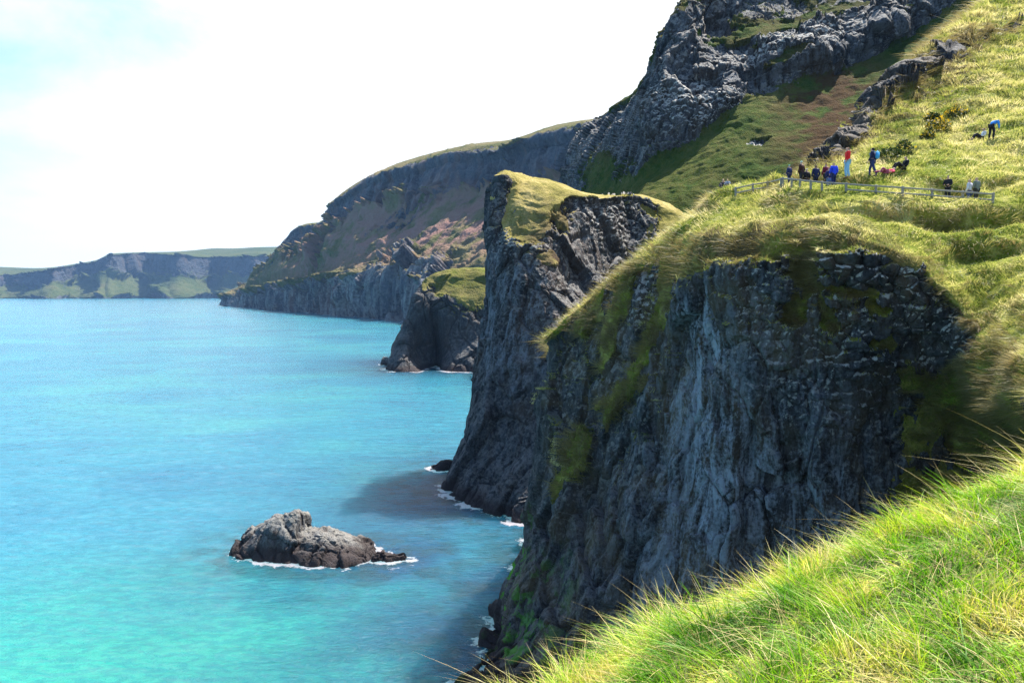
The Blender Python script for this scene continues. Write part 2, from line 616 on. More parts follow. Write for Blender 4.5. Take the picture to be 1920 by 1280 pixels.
GA[1:3, 1:3] = 1.0
GA[1:3, 3] = .5
M_near = land_material('basalt_and_turf', 1.0, turf=((.05, .09, .010), (.16, .20, .022), (.36, .34, .085), (.52, .46, .20)), brown=(.085, .058, .035))
ncolA = [26, 60, 90, 80, 80, 80, 80, 80, 80, 80, 80, 60, 40, 20]
nrowA = [10, 70, 100, 120, 110, 90, 100, 90, 80, 70, 16]
A_paint = [
    # grassy ribs and ledges on the shaded face
    ('turf', 1262, 545, 15, 95, 12, 1.3), ('turf', 1222, 655, 13, 70, 24, 1.25), ('turf', 1178, 735, 58, 13, -26, 1.3), ('turf', 1155, 765, 16, 34, 10, 1.2),
    ('turf', 1085, 845, 22, 48, 16, 1.3), ('turf', 1062, 905, 12, 44, 12, 1.2), ('turf', 1125, 575, 60, 14, -50, 1.25), ('turf', 1150, 640, 12, 66, 12, 1.2), ('turf', 1185, 560, 12, 60, 16, 1.2),
    ('turf', 1320, 470, 24, 60, 14, 1.2), ('turf', 1375, 462, 40, 36, 0, 1.2), ('turf', 1450, 470, 80, 20, 4, 1.25), ('turf', 1520, 510, 36, 44, 0, 1.2), ('turf', 1495, 585, 26, 40, 10, 1.2),
    ('turf', 1562, 600, 22, 44, -10, 1.2), ('turf', 1640, 570, 46, 14, 12, 1.2), ('turf', 1600, 540, 60, 10, 10, 1.2), ('turf', 1660, 640, 30, 20, 0, 1.2),
    ('turf', 1840, 770, 120, 120, 0, 1.4), ('turf', 1735, 720, 70, 22, 14, 1.3), ('turf', 1715, 800, 46, 60, 20, 1.3), ('turf', 1690, 900, 40, 50, 10, 1.2), ('turf', 1770, 900, 60, 60, 0, 1.3),
    ('turf', 1770, 640, 65, 36, 0, -.3), ('turf', 1210, 540, 18, 34, 0, -.3), ('turf', 1145, 560, 14, 24, 0, -.3), ('turf', 1570, 448, 120, 20, 6, 1.4), ('turf', 1620, 500, 60, 16, 14, -.2), ('turf', 1720, 540, 70, 22, 30, -.2),
    # blocks white with lichen under the brink
    ('lichen', 1600, 490, 90, 40, 10, 1.6), ('lichen', 1735, 545, 90, 34, 32, 1.8), ('lichen', 1620, 610, 90, 60, 0, 1.1), ('lichen', 1450, 560, 60, 60, 0, .9), ('lichen', 1240, 560, 60, 60, 0, .8),
    # pale mineral curtains
    ('pale', 1330, 680, 40, 130, 5, 1.6), ('pale', 1370, 850, 90, 110, -20, 1.4), ('pale', 1320, 920, 40, 80, 0, 1.4), ('pale', 1560, 960, 60, 90, 10, 1.2), ('pale', 1450, 1000, 50, 60, 0, 1.1), ('pale', 1270, 780, 30, 90, 0, 1.0),
    ('brown', 1200, 1080, 150, 90, 0, .8), ('brown', 1190, 680, 150, 220, 0, .9), ('brown', 1780, 800, 130, 140, 0, .6), ('brown', 1560, 580, 120, 60, 0, .9), ('brown', 1420, 470, 140, 40, 0, .9),
    ('turf', 1770, 105, 90, 14, -25, .25), ('brown', 1770, 105, 100, 18, -25, 1.2), ('turf', 1596, 244, 85, 28, -54, -.3), ('turf', 1660, 168, 85, 26, -49, -.25), ('turf', 1730, 128, 80, 18, -38, -.2), ('turf', 1775, 104, 95, 20, -26, -.2), ('turf', 1885, 62, 44, 10, -25, -.2), ('brown', 1640, 195, 150, 34, -50, 1.1), ('brown', 1720, 130, 120, 26, -42, .9), ('turf', 1570, 280, 30, 30, 0, .1),
]
PATH0, PATH1 = np.array(at(1450, 350, 50.5)), np.array(at(1600, 350, 46.2))


def sunk_path(P):
    a, b = PATH0[:2], PATH1[:2]
    t_ = np.clip(((P[:, :2] - a) @ (b - a)) / ((b - a) @ (b - a)), 0, 1)
    d_ = np.linalg.norm(P[:, :2] - (a + t_[:, None] * (b - a)), axis=1)
    o = -1.0 * np.exp(-(d_ / .85) ** 2)
    for c_ in ((1778, 44.3), (1826, 44.0)):
        e_ = (P[:, 0] - (c_[0] - 960) / F_PX * c_[1]) ** 2 / 1.4 + (P[:, 1] - c_[1]) ** 2 / .7
        o = o - .75 * np.exp(-e_)
    return o


NICHES = [(np.array(at(*q[:3])), q[3], q[4]) for q in [
    (1560, 415, 42.6, .8, .6), (1625, 418, 42.2, .8, .7), (1655, 410, 42.2, .7, .6), (1800, 412, 41.2, .9, 1.0), (1765, 412, 41.7, .8, .8), (1840, 412, 41.0, .7, .7),
    (1900, 405, 41.4, .9, .8), (1470, 412, 44.6, .8, .6), (1400, 412, 47.0, .8, .5), (1880, 340, 45, .8, .5), (1740, 420, 42, .7, .5), (1690, 415, 43, .8, .5), (1900, 470, 39, .8, .5), (1840, 480, 39.5, .7, .5)]]


def dents(P):
    o = sunk_path(P)
    for c_, r_, d_ in NICHES:
        q_ = (P - c_) / np.array([r_ * 1.6, r_, r_ * .55])
        o = o - d_ * np.exp(-(q_ ** 2).sum(1))
    return o


headland, A_P, A_N, A_T, A_sh = landform('headland', A_cols, ncolA, nrowA,
    {'turf': TA, 'pale': PA, 'lichen': LA, 'brown': BA, 'algae': GA}, M_near, s=1.6, rk=(1.9, .75, .85, .20), tf=.34, paint=A_paint, carve=dents)
structure(headland)

# ---- tall buttress behind it, with a sunlit grassy top
C_px = [
    [(905, 880), (925, 800, 117), (935, 640, 119), (940, 480, 120), (950, 400, 121), (957, 348, 121), (985, 352, 135)],
    [(843, 915), (882, 815, 104), (907, 650, 107), (908, 480, 109), (922, 365, 110), (945, 322, 111), (968, 332, 126)],
    [(868, 943), (900, 820, 98), (935, 650, 102), (940, 500, 104.5), (950, 415, 107), (985, 340, 112), (1000, 343, 130)],
    [(935, 966), (960, 830, 94), (985, 650, 98), (995, 530, 101), (1000, 440, 104), (1030, 347, 112), (1050, 348, 132)],
    [(1005, 984), (1030, 830, 90), (1040, 650, 95), (1050, 540, 102), (1064, 396, 108.8), (1085, 364, 113), (1100, 362, 135)],
    [(1080, 965), (1090, 800, 92), (1100, 640, 97), (1112, 520, 107), (1126, 392, 112.4), (1140, 370, 116), (1160, 369, 140)],
    [(1180, 910), (1180, 760, 96), (1180, 600, 100), (1187, 490, 114), (1195, 390, 119.2), (1205, 370, 123), (1215, 366, 148)],
    [(1300, 860), (1300, 720, 103), (1300, 580, 108), (1300, 520, 112), (1300, 440, 119), (1305, 402, 127), (1300, 388, 150)],
]
C_cols = [col_from(c) for c in C_px]
rC, nC = len(C_cols[0]), len(C_cols)
TC = np.zeros((rC, nC))
TC[4] = (.05, .1, .1, .15, .2, .2, .4, 1)
TC[5] = (.3, .45, .5, .55, .15, .1, .5, 1)
TC[6] = (.8, .55, .9, .95, .62, .55, .7, 1)
TC[7] = 1
CC = np.zeros((rC, nC))
CC[6, 4:] = .35
CC[7:, 3:] = .9
PC = np.full((rC, nC), .2)
LC = np.full((rC, nC), .15)
LC[4:7, 2:8] = .35
BC = np.zeros((rC, nC))
BC[3:6, 3:6] = .6
C_paint = [('turf', 1000, 385, 55, 40, 20, 1.0), ('turf', 1060, 420, 22, 30, 20, .6), ('turf', 1150, 450, 75, 68, 0, -.2), ('turf', 1090, 440, 26, 40, 0, .0), ('lichen', 1140, 410, 60, 50, 0, .7), ('lichen', 985, 440, 60, 40, 0, .7),
           ('turf', 1025, 490, 20, 14, 0, .8), ('pale', 960, 600, 60, 120, 0, .7), ('brown', 1060, 560, 40, 90, 0, .9)]
M_butt = land_material('basalt_of_buttress', 1.5, rock=((.007, .007, .010), (.023, .022, .027), (.066, .063, .068)), turf=((.09, .095, .025), (.20, .18, .05), (.34, .28, .11), (.45, .37, .18)))
butt, C_P, C_N, C_T, _ = landform('cliff', C_cols, [40, 90, 90, 90, 80, 70, 40], [8, 90, 100, 90, 70, 70, 20],
    {'turf': TC, 'calm': CC, 'pale': PC, 'lichen': LC, 'brown': BC}, M_butt, s=2.2, rk=(1.7, 1.0, .7, .25), tf=.45, paint=C_paint)
structure(butt)

# ---- the high hill: shaded grass slope, crags above
B_px = [
    [(1085, 500, 270), (1060, 420, 270), (1060, 352, 265), (1068, 310, 265), (1076, 275, 265), (1085, 252, 268), (1092, 240, 272), (1130, 238, 320)],
    [(1080, 480, 220), (1075, 410, 220), (1088, 352, 222), (1095, 300, 226), (1105, 262, 230), (1120, 232, 234), (1135, 216, 238), (1170, 212, 300)],
    [(1090, 470, 165), (1110, 400, 170), (1150, 348, 180), (1160, 280, 190), (1170, 230, 196), (1185, 192, 200), (1205, 163, 204), (1250, 150, 280)],
    [(1150, 470, 130), (1180, 392, 135), (1205, 325, 150), (1210, 250, 158), (1215, 190, 164), (1218, 150, 168), (1227, 105, 174), (1300, 55, 250)],
    [(1230, 480, 120), (1250, 388, 127), (1280, 295, 142), (1272, 230, 146), (1265, 160, 152), (1262, 85, 158), (1275, 5, 166), (1340, -60, 240)],
    [(1320, 480, 115), (1330, 375, 124), (1368, 232, 142), (1360, 180, 145), (1350, 120, 151), (1345, 40, 160), (1350, -60, 172), (1410, -160, 240)],
    [(1420, 470, 112), (1420, 340, 124), (1410, 188, 145), (1420, 130, 148), (1425, 75, 155), (1435, 0, 166), (1445, -130, 182), (1500, -220, 250)],
    [(1520, 440, 110), (1510, 300, 126), (1490, 163, 148), (1497, 105, 150), (1505, 55, 158), (1515, -20, 170), (1535, -180, 187), (1590, -270, 250)],
    [(1620, 400, 110), (1600, 260, 128), (1570, 148, 150), (1580, 82, 152), (1590, 28, 160), (1605, -50, 172), (1635, -220, 190), (1690, -300, 250)],
    [(1740, 340, 112), (1710, 190, 132), (1690, 93, 154), (1697, 30, 156), (1705, -20, 163), (1715, -90, 175), (1755, -260, 192), (1800, -340, 250)],
    [(1880, 220, 115), (1840, 90, 138), (1800, 18, 158), (1810, -40, 162), (1815, -90, 168), (1830, -160, 176), (1880, -300, 195), (1930, -380, 250)],
    [(2100, 60, 120), (2050, -60, 142), (2000, -110, 162), (2010, -160, 166), (2015, -210, 170), (2030, -270, 180), (2080, -380, 200), (2150, -450, 260)],
]
B_px = [[(q[0], q[1], q[2] + (0, 0, 0, 1, 3, 6, 10, 16)[i]) for i, q in enumerate(c)] for c in B_px]
B_cols = [[at(*q) for q in c] for c in B_px]
rB, nB = len(B_cols[0]), len(B_cols)
TB = np.ones((rB, nB))
TB[2] = (.6, .6, .6, .5, .5, .5, .5, .5, .5, .5, .5, .5)
TB[3] = (.1, .25, .2, .02, .02, .02, .02, .0, .0, .0, .0, 0)
TB[4] = (.1, .15, .2, .12, .1, .12, .12, .05, .05, .1, .1, .1)
TB[5] = (.2, .2, .3, .12, .15, .20, .32, .36, .36, .3, .3, .3)
TB[6] = (.7, .7, .6, .5, .5, .5, .5, .6, .7, .7, .7, .7)
LB = np.full((rB, nB), .35)
LB[2:6, 3:10] = .35
BB = np.zeros((rB, nB))
BB[0:2, :] = .22
BB[3:7, :] = .5
BB[0:3, 7:9] = .9
PB = np.full((rB, nB), .35)
B_paint = [('turf', 1450, 55, 130, 10, -14, .66), ('turf', 1560, 20, 90, 8, -10, .66), ('turf', 1130, 320, 40, 30, -30, .9), ('turf', 1480, 110, 60, 8, -18, .7),
           ('lichen', 1370, 205, 40, 30, 0, 1.8), ('lichen', 1300, 200, 60, 60, 0, 1.1), ('lichen', 1480, 80, 120, 20, -15, 1.2), ('brown', 1580, 215, 60, 70, 30, 1.4), ('turf', 1425, 268, 22, 7, -10, .1), ('lichen', 1425, 268, 22, 7, 0, 2.0)]
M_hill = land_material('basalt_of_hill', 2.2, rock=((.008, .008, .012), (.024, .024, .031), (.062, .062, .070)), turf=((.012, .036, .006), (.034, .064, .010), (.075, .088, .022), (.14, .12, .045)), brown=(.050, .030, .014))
hill, B_P, B_N, B_T, _ = landform('hill', B_cols, [20, 40, 60, 80, 80, 80, 80, 80, 80, 70, 30], [60, 110, 80, 80, 80, 50, 12],
    {'turf': TB, 'pale': PB, 'lichen': LB, 'brown': BB}, M_hill, s=2.6, rk=(4.6, 1.7, 1.1, .5), tf=.5, paint=B_paint)
structure(hill)

# ---- the stack with a cave
D_px = [
    [(748, 672), (765, 620, 300), (785, 570, 300), (800, 540, 300), (815, 522, 300), (830, 514, 300), (850, 514, 312)],
    [(727, 692), (750, 625, 263), (766, 575, 266), (778, 550, 268), (800, 526, 272), (830, 510, 278), (850, 510, 300)],
    [(780, 697), (792, 640, 258), (800, 590, 261), (810, 562, 264), (832, 532, 270), (862, 506, 278), (870, 506, 305)],
    [(840, 697), (848, 640, 258), (852, 590, 262), (858, 557, 266), (867, 532, 271), (890, 505, 279), (900, 506, 305)],
    [(900, 697), (905, 640, 259), (908, 590, 263), (910, 562, 267), (913, 532, 272), (922, 506, 280), (930, 506, 310)],
    [(990, 690), (990, 640, 266), (990, 590, 270), (990, 560, 274), (990, 532, 280), (1000, 508, 290), (1010, 506, 320)],
]
D_cols = [col_from(c) for c in D_px]
rD, nD = len(D_cols[0]), len(D_cols)
TD = np.zeros((rD, nD))
TD[3] = (.0, .0, .05, .35, .3, .3)
TD[4] = (.1, .1, .2, .55, .5, .5)
TD[5] = (.5, .45, .6, .7, .7, .7)
TD[6:] = 1
CAVE = np.array(at(806, 650, 259))
M_stack = land_material('basalt_of_stack', 3.0, rock=((.014, .015, .02), (.028, .030, .038), (.055, .058, .066)), turf=((.05, .075, .012), (.10, .12, .02), (.17, .16, .05), (.24, .20, .08)))


def cave(P):
    q = (P - CAVE) / np.array([5.0, 14.0, 9.5])
    return -15.0 * np.exp(-(q ** 2).sum(1) * 1.2)


stack, *_ = landform('sea_stack', D_cols, [20, 60, 60, 60, 20], [5, 60, 50, 40, 40, 40, 8],
    {'turf': TD, 'pale': np.full((rD, nD), .1), 'lichen': np.full((rD, nD), .15), 'brown': np.full((rD, nD), .3)}, M_stack, s=4.5, rk=(4.0, 2.0, 1.5, .6), tf=.8, carve=cave)
structure(stack)

# ---- the long headland half a mile off
E_px = [
    [(470, 566), (475, 557, 2070), (485, 547, 2080), (495, 535, 2090), (503, 520, 2100), (512, 505, 2120), (540, 500, 2400)],
    [(425, 572), (430, 563, 1558), (438, 553, 1565), (445, 547, 1575), (455, 541, 1590), (467, 534, 1610), (500, 520, 1900)],
    [(465, 576), (467, 556, 1345), (475, 540, 1370), (483, 522, 1400), (490, 508, 1420), (500, 495, 1440), (530, 485, 1700)],
    [(510, 580), (512, 548, 1180), (525, 520, 1230), (538, 480, 1290), (545, 447, 1310), (553, 429, 1330), (580, 425, 1600)],
    [(560, 585), (562, 542, 1025), (575, 508, 1080), (588, 468, 1140), (597, 437, 1160), (606, 426, 1180), (630, 421, 1500)],
    [(610, 589), (610, 536, 925), (618, 492, 985), (622, 442, 1040), (627, 402, 1060), (636, 378, 1080), (670, 362, 1400)],
    [(670, 594), (668, 532, 830), (680, 472, 900), (690, 405, 970), (700, 358, 990), (712, 333, 1010), (740, 322, 1350)],
    [(730, 599), (728, 530, 750), (745, 460, 830), (760, 388, 910), (765, 346, 930), (785, 309, 950), (820, 296, 1300)],
    [(800, 606), (800, 530, 665), (820, 450, 750), (840, 372, 840), (845, 322, 860), (870, 287, 880), (900, 281, 1250)],
    [(880, 615), (880, 530, 580), (905, 440, 670), (925, 362, 770), (925, 312, 790), (945, 279, 810), (980, 270, 1200)],
    [(960, 625), (965, 530, 510), (990, 430, 600), (1010, 352, 700), (1010, 292, 720), (1030, 252, 740), (1070, 242, 1100)],
    [(1050, 640), (1060, 530, 430), (1090, 420, 520), (1110, 340, 620), (1110, 280, 640), (1130, 236, 660), (1170, 230, 1050)],
    [(1150, 660), (1160, 530, 360), (1200, 420, 440), (1220, 330, 520), (1230, 270, 540), (1250, 220, 560), (1300, 210, 900)],
]
E_px = [[q if i < 4 or k < 4 else (q[0], q[1] - (6, 11, 11)[min(i - 4, 2)], q[2]) for i, q in enumerate(c)] for k, c in enumerate(E_px)]
E_cols = [col_from(c, (0, 0)) for c in E_px]
rE, nE = len(E_cols[0]), len(E_cols)
TE = np.zeros((rE, nE))
TE[2] = .3
TE[3] = .85
TE[4] = .50
TE[5] = .08
TE[6] = .35
TE[7] = 1
CE = np.zeros((rE, nE))
CE[4:] = np.array([.1, .5, .85, .9])[:, None]
PE = np.zeros((rE, nE))
PE[0:3] = np.array([.3, .5, .8, .4, .9, .6, .95, .5, .8, .45, .7, .6, .6])[None, :]
BE = np.zeros((rE, nE))
BE[3] = .9
BE[4] = .75
BE[3:5, :4] = .2
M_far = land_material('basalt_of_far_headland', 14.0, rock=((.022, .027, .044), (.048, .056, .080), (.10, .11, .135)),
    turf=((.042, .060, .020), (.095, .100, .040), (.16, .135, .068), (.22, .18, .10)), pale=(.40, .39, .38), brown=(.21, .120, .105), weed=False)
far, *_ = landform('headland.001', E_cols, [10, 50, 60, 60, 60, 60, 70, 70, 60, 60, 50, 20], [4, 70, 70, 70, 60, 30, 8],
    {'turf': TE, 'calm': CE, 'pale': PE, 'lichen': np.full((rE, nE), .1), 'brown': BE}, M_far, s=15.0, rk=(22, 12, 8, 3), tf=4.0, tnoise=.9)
structure(far)

# ---- the farthest cliffs across the bay
xs = [-500, -260, -120, -40, 10, 60, 100, 140, 180, 205, 240, 280, 320, 360, 400, 440, 480, 520, 570, 640]
top = [522, 520, 518, 516, 515, 512, 504, 497, 490, 479, 476, 475, 477, 480, 482, 481, 480, 480, 480, 480]
hl = [498, 500, 499, 500, 501, 503, 502, 496, 489, 478, 475, 474, 473, 470, 466, 466, 464, 463, 463, 463]
F_cols = []
for i, (x, t_, h_) in enumerate(zip(xs, top, hl)):
    d = 3150 + 130 * math.sin(i * 1.9) + (120 if i > 8 else 0)
    f = 560 - (559 - t_) * 0
    ft = at(x, 548 + 25 * F_PX / d, d)
    ft = (ft[0], ft[1], 0)
    F_cols.append([(ft[0], ft[1], -25), ft, at(x, 560 - .18 * (560 - t_), d + 60), at(x, 560 - .48 * (560 - t_), d + 190), at(x, 560 - .93 * (560 - t_), d + 250),
                   at(x, t_, d + 290), at(x, (t_ + h_) / 2 - .3, d + 700), at(x, h_, d + 1300), at(x, h_ + 12, d + 2600)])
F_cols = [[tuple(p) for p in c] for c in F_cols]
rF, nF = len(F_cols[0]), len(F_cols)
TF = np.zeros((rF, nF))
TF[1] = .35
TF[2] = .75
TF[3] = .50
TF[4] = .0
TF[5] = .9
TF[6:] = 1
TF[1:4, 0:7] = .3
CF = np.zeros((rF, nF))
CF[4:] = np.array([.35, .75, .85, .9, .9])[:, None]
PF = np.zeros((rF, nF))
PF[0:3] = .6
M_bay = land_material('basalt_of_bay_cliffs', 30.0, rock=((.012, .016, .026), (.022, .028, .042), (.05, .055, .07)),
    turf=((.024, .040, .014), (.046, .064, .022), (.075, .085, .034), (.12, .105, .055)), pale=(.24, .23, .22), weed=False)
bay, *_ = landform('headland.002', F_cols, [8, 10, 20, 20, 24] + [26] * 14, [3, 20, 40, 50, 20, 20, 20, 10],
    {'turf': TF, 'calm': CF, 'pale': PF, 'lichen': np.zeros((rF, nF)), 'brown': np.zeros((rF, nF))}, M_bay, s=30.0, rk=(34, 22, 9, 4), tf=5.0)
structure(bay)

# ------------------------------------------------------------------ islet and loose sea rocks
M_rock = land_material('sea_rock_stone', .8, rock=((.016, .017, .021), (.050, .052, .056), (.135, .135, .13)), lichen=(.36, .35, .32), bump=.8)


def sea_rock(name, xprof, y_back, n_u, s, rk, label, turf_at=None, foam=1.0):
    """xprof: list of (px, py_top, py_foot): a rock's top and waterline along its length"""
    cols = []
    for i, (px, pt, pf) in enumerate(xprof):
        a = at(px, pf)
        hgt = (pf - pt) / F_PX * a[1]
        th = max(.35, y_back * min(1, .35 + hgt / 4))
        x, y = a[0], a[1]
        hgt = max(.12, (.97 if px < 550 else .82) * at(px, pt, y + .55 * th)[2])
        cols.append([(x, y - .5, -2.5), (x, y, 0), (x, y + .16 * th, hgt * .52), (x, y + .36 * th, hgt * .88), (x, y + .55 * th, hgt),
                     (x, y + .8 * th, hgt * .75), (x, y + th, .2), (x, y + th + .6, -2.5)])
    a, b = cols[0], cols[-1]
    ea = [(p[0] - .8, (p[1] + a[4][1]) / 2, -2.5) for p in a]
    eb = [(p[0] + .8, (p[1] + b[4][1]) / 2, -2.5) for p in b]
    cols = [ea] + cols + [eb]
    m = np.zeros((8, len(cols)))
    li = m + .15
    li[3:6] = .40
    if turf_at:
        for r_, c_ in turf_at:
            m[r_, c_] = .62
    o, P, *_ = landform(name, cols, [n_u] * (len(cols) - 1), [8, 24, 24, 24, 20, 14, 8],
        {'turf': m, 'pale': m * 0 + .25, 'lichen': li, 'brown': m * 0 + .2}, M_rock, s=s, rk=rk, tf=.1, foam=foam)
    return tag(o, label, 'rock')


sea_rock('sea_rock', [(437, 1015, 1040), (445, 985, 1046), (468, 976, 1051), (490, 961, 1053), (520, 957, 1055), (544, 958, 1057), (552, 981, 1058), (580, 982, 1061), (605, 987, 1064), (630, 1001, 1064), (655, 1010, 1060), (675, 1022, 1056), (690, 1038, 1053)],
         7.0, 16, 1.3, (.35, .30, .62, .12), 'large craggy grey rock islet with a flat raised crest standing in the turquoise sea', foam=.45)
sea_rock('sea_rock', [(698, 1043, 1052), (720, 1039, 1053), (742, 1040, 1052), (760, 1044, 1050)], 1.6, 14, .5, (.3, .2, .25, .1),
         'low dark wave-washed rock trailing off the end of the grey islet', foam=5.0)
sea_rock('sea_rock', [(806, 874, 880), (816, 866, 882), (828, 858, 883), (840, 858, 882), (850, 864, 880)], 2.6, 14, .6, (.4, .2, .3, .1),
         'small black rock in the water just left of the tall cliff buttress')
sea_rock('sea_rock', [(717, 668, 684), (724, 666, 685), (733, 672, 686)], 3.5, 16, 1.2, (.8, .4, .6, .2),
         'dark sea rock at the seaward foot of the grass-capped stack')

# ------------------------------------------------------------------ sea
nth, nr = 760, 860
th = np.radians(np.linspace(-75, 62, nth))
rr = np.exp(np.linspace(math.log(14), math.log(6900), nr))
TH, RR = np.meshgrid(th, rr)
SX, SY = (np.sin(TH) * RR).ravel(), (np.cos(TH) * RR).ravel()
r_ = RR.ravel()
foam = np.zeros(len(SX), np.float32)
swim = np.zeros(len(SX), np.float32)
shore_dark = np.zeros(len(SX), np.float32)
for s, w in SHORE:
    c = w[:, :2]
    reach = 1.0 * (s ** .66) + .6
    big = 1.5 < s < 5
    pad = 55 if big else 5 * reach
    lo, hi = c.min(0) - pad, c.max(0) + pad
    idx = np.nonzero((SX > lo[0]) & (SX < hi[0]) & (SY > lo[1]) & (SY < hi[1]))[0]
    for k in range(0, len(idx), 20000):
        j = idx[k:k + 20000]
        d = np.sqrt(((SX[j, None] - c[None, :, 0]) ** 2 + (SY[j, None] - c[None, :, 1]) ** 2).min(1))
        foam[j] = np.maximum(foam[j], np.exp(-(d / reach) ** 1.2))
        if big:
            shore_dark[j] = np.maximum(shore_dark[j], np.exp(-(d / 19.0) ** 1.6))
        swim[j] = np.maximum(swim[j], np.exp(-(d / (3.2 * reach)) ** 1.4))
Pw = np.stack([SX, SY, np.zeros_like(SX)], 1)
wave = .16 * fbm(Pw * np.array([.16, .26, 1]), 3) + .07 * fbm(Pw * np.array([.6, .9, 1]) + 50, 2)
Pw[:, 2] = wave * np.exp(-r_ / 500.0)
sea_me = mesh_np('sea', Pw, [grid_faces(nr, nth)[:, ::-1]], {'foam': foam, 'swim': swim, 'shore_dark': shore_dark})


def sea_material():
    t = NT('sea_water')
    p = t.pos((1, 1, 1))
    big = t.noise(p, .016, 4, .5, .4)
    mid = t.noise(t.pos((.6, 1.3, 1)), .05, 5, .6, .5)
    f = t.math('ADD', t.math('MULTIPLY', big, .65), t.math('MULTIPLY', mid, .35))
    c = t.ramp(f, [(.36, (.014, .14, .240)), (.50, (.022, .20, .285)), (.62, (.035, .255, .29))])
    # pale sandy bottom shows green near the shore of the cove
    sp = t.new('ShaderNodeVectorMath', operation='DISTANCE')
    t.l.new(p, sp.inputs[0])
    sp.inputs[1].default_value = (-24, 44, 0)
    sh = t.math('ADD', sp.outputs['Value'], t.math('MULTIPLY', mid, 26))
    c = t.mix(t.rng(sh, 18, 58, .92, 0), c, (.022, .31, .225))
    ripple = t.noise(t.pos((.8, 1.7, 1)), .85, 5, .65, .4)
    c = t.mix(t.rng(ripple, .42, .58, .34, 0), c, (.003, .08, .16))
    dn = t.math('MULTIPLY', t.attr('shore_dark'), t.rng(t.noise(p, .07, 4, .6, .5), .30, .62, .55, 1.0))
    c = t.mix(t.math('MULTIPLY', dn, .95), c, (.008, .050, .120))  # water colour gets darker and bluer close to the nearer shores
    # weedy dark rocks under water next to the land
    c = t.mix(t.math('MULTIPLY', t.attr('swim'), t.rng(t.noise(p, .28, 4, .6), .42, .6, .0, .75)), c, (.012, .05, .06))
    fn = t.noise(p, 1.2, 7, .72, 1.6)
    fv = t.voro(p, .9, 'DISTANCE_TO_EDGE')
    fgap = t.rng(t.noise(p, .22, 3, .5), .40, .60, -.16, .06)
    ff = t.math('ADD', fgap, t.math('ADD', t.math('MULTIPLY', t.attr('foam'), .60), t.math('MULTIPLY', fn, .62)))
    ff = t.rng(t.math('SUBTRACT', ff, t.math('MULTIPLY', fv, .30)), .65, .78)
    ff = t.math('MULTIPLY', ff, t.rng(t.attr('foam'), .1, .4))
    c = t.mix(ff, c, (.62, .66, .70))
    t.l.new(c, t.b.inputs['Base Color'])
    t.l.new(t.rng(ff, 0, 1, .15, .7), t.b.inputs['Roughness'])
    t.b.subsurface_method = 'BURLEY'
    t.b.inputs['Subsurface Weight'].default_value = 1.0
    t.b.inputs['Subsurface Radius'].default_value = (.35, 1.0, 1.0)
    t.b.inputs['Subsurface Scale'].default_value = 15.0
    t.b.inputs['IOR'].default_value = 1.33
    t.b.inputs['Specular IOR Level'].default_value = 1.0
    w1 = t.noise(t.pos((.55, 1.2, 1)), .35, 3, .5, .3)
    w2 = t.noise(t.pos((.8, 1.6, 1)), 1.5, 4, .6, .5)
    w3 = t.noise(t.pos((1, 1.8, 1)), 5.0, 3, .6, .4)
    h = t.math('ADD', t.math('MULTIPLY', w1, 1.0), t.math('ADD', t.math('MULTIPLY', w2, .42), t.math('MULTIPLY', w3, .11)))
    t.bump(h, 1.0, .75)
    return t.m


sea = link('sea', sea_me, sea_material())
structure(sea)


# ------------------------------------------------------------------ grass
def blades(name, base, nrm, lean, length, width, rnd, segs, mat, curl=.5, dry=None):
    """ribbon blades: base (n,3), nrm up direction, lean = horizontal bend vector"""
    n = len(base)
    up = nrm / np.linalg.norm(nrm, axis=1)[:, None]
    rv = rng.normal(size=(n, 3))
    side = np.cross(up, rv)
    side /= np.linalg.norm(side, axis=1)[:, None] + 1e-9
    V = []
    tq = np.linspace(0, 1, segs + 1)
    for k, t_ in enumerate(tq):
        ctr = base + length[:, None] * (up * (t_ - curl * .45 * t_ ** 2)[..., None] + lean * (t_ ** 2 * curl + .25 * t_))
        if k < segs:
            w = (width * (1 - .75 * t_ ** 1.5))[:, None] * .5
            V += [ctr - side * w, ctr + side * w]
        else:
            V.append(ctr)
    nvp = len(V)
    V = np.stack(V, 1)
    o = (np.arange(n) * nvp)[:, None]
    quads = np.concatenate([o + np.array([2 * k, 2 * k + 1, 2 * k + 3, 2 * k + 2]) for k in range(segs - 1)]) if segs > 1 else np.zeros((0, 4), int)
    tris = o + np.array([2 * segs - 2, 2 * segs - 1, 2 * segs])
    fl = [quads, tris] if segs > 1 else [tris]
    tip = np.tile(np.concatenate([np.repeat(tq[:-1], 2), [1.0]]), n)
    me = mesh_np(name, V.reshape(-1, 3), fl, {'rnd': np.repeat(rnd, nvp), 'tip': tip, 'dry': np.repeat(dry if dry is not None else rnd * 0, nvp)}, smooth=True)
    ob = link(name, me, mat)
    ob['kind'] = 'stuff'
    return ob


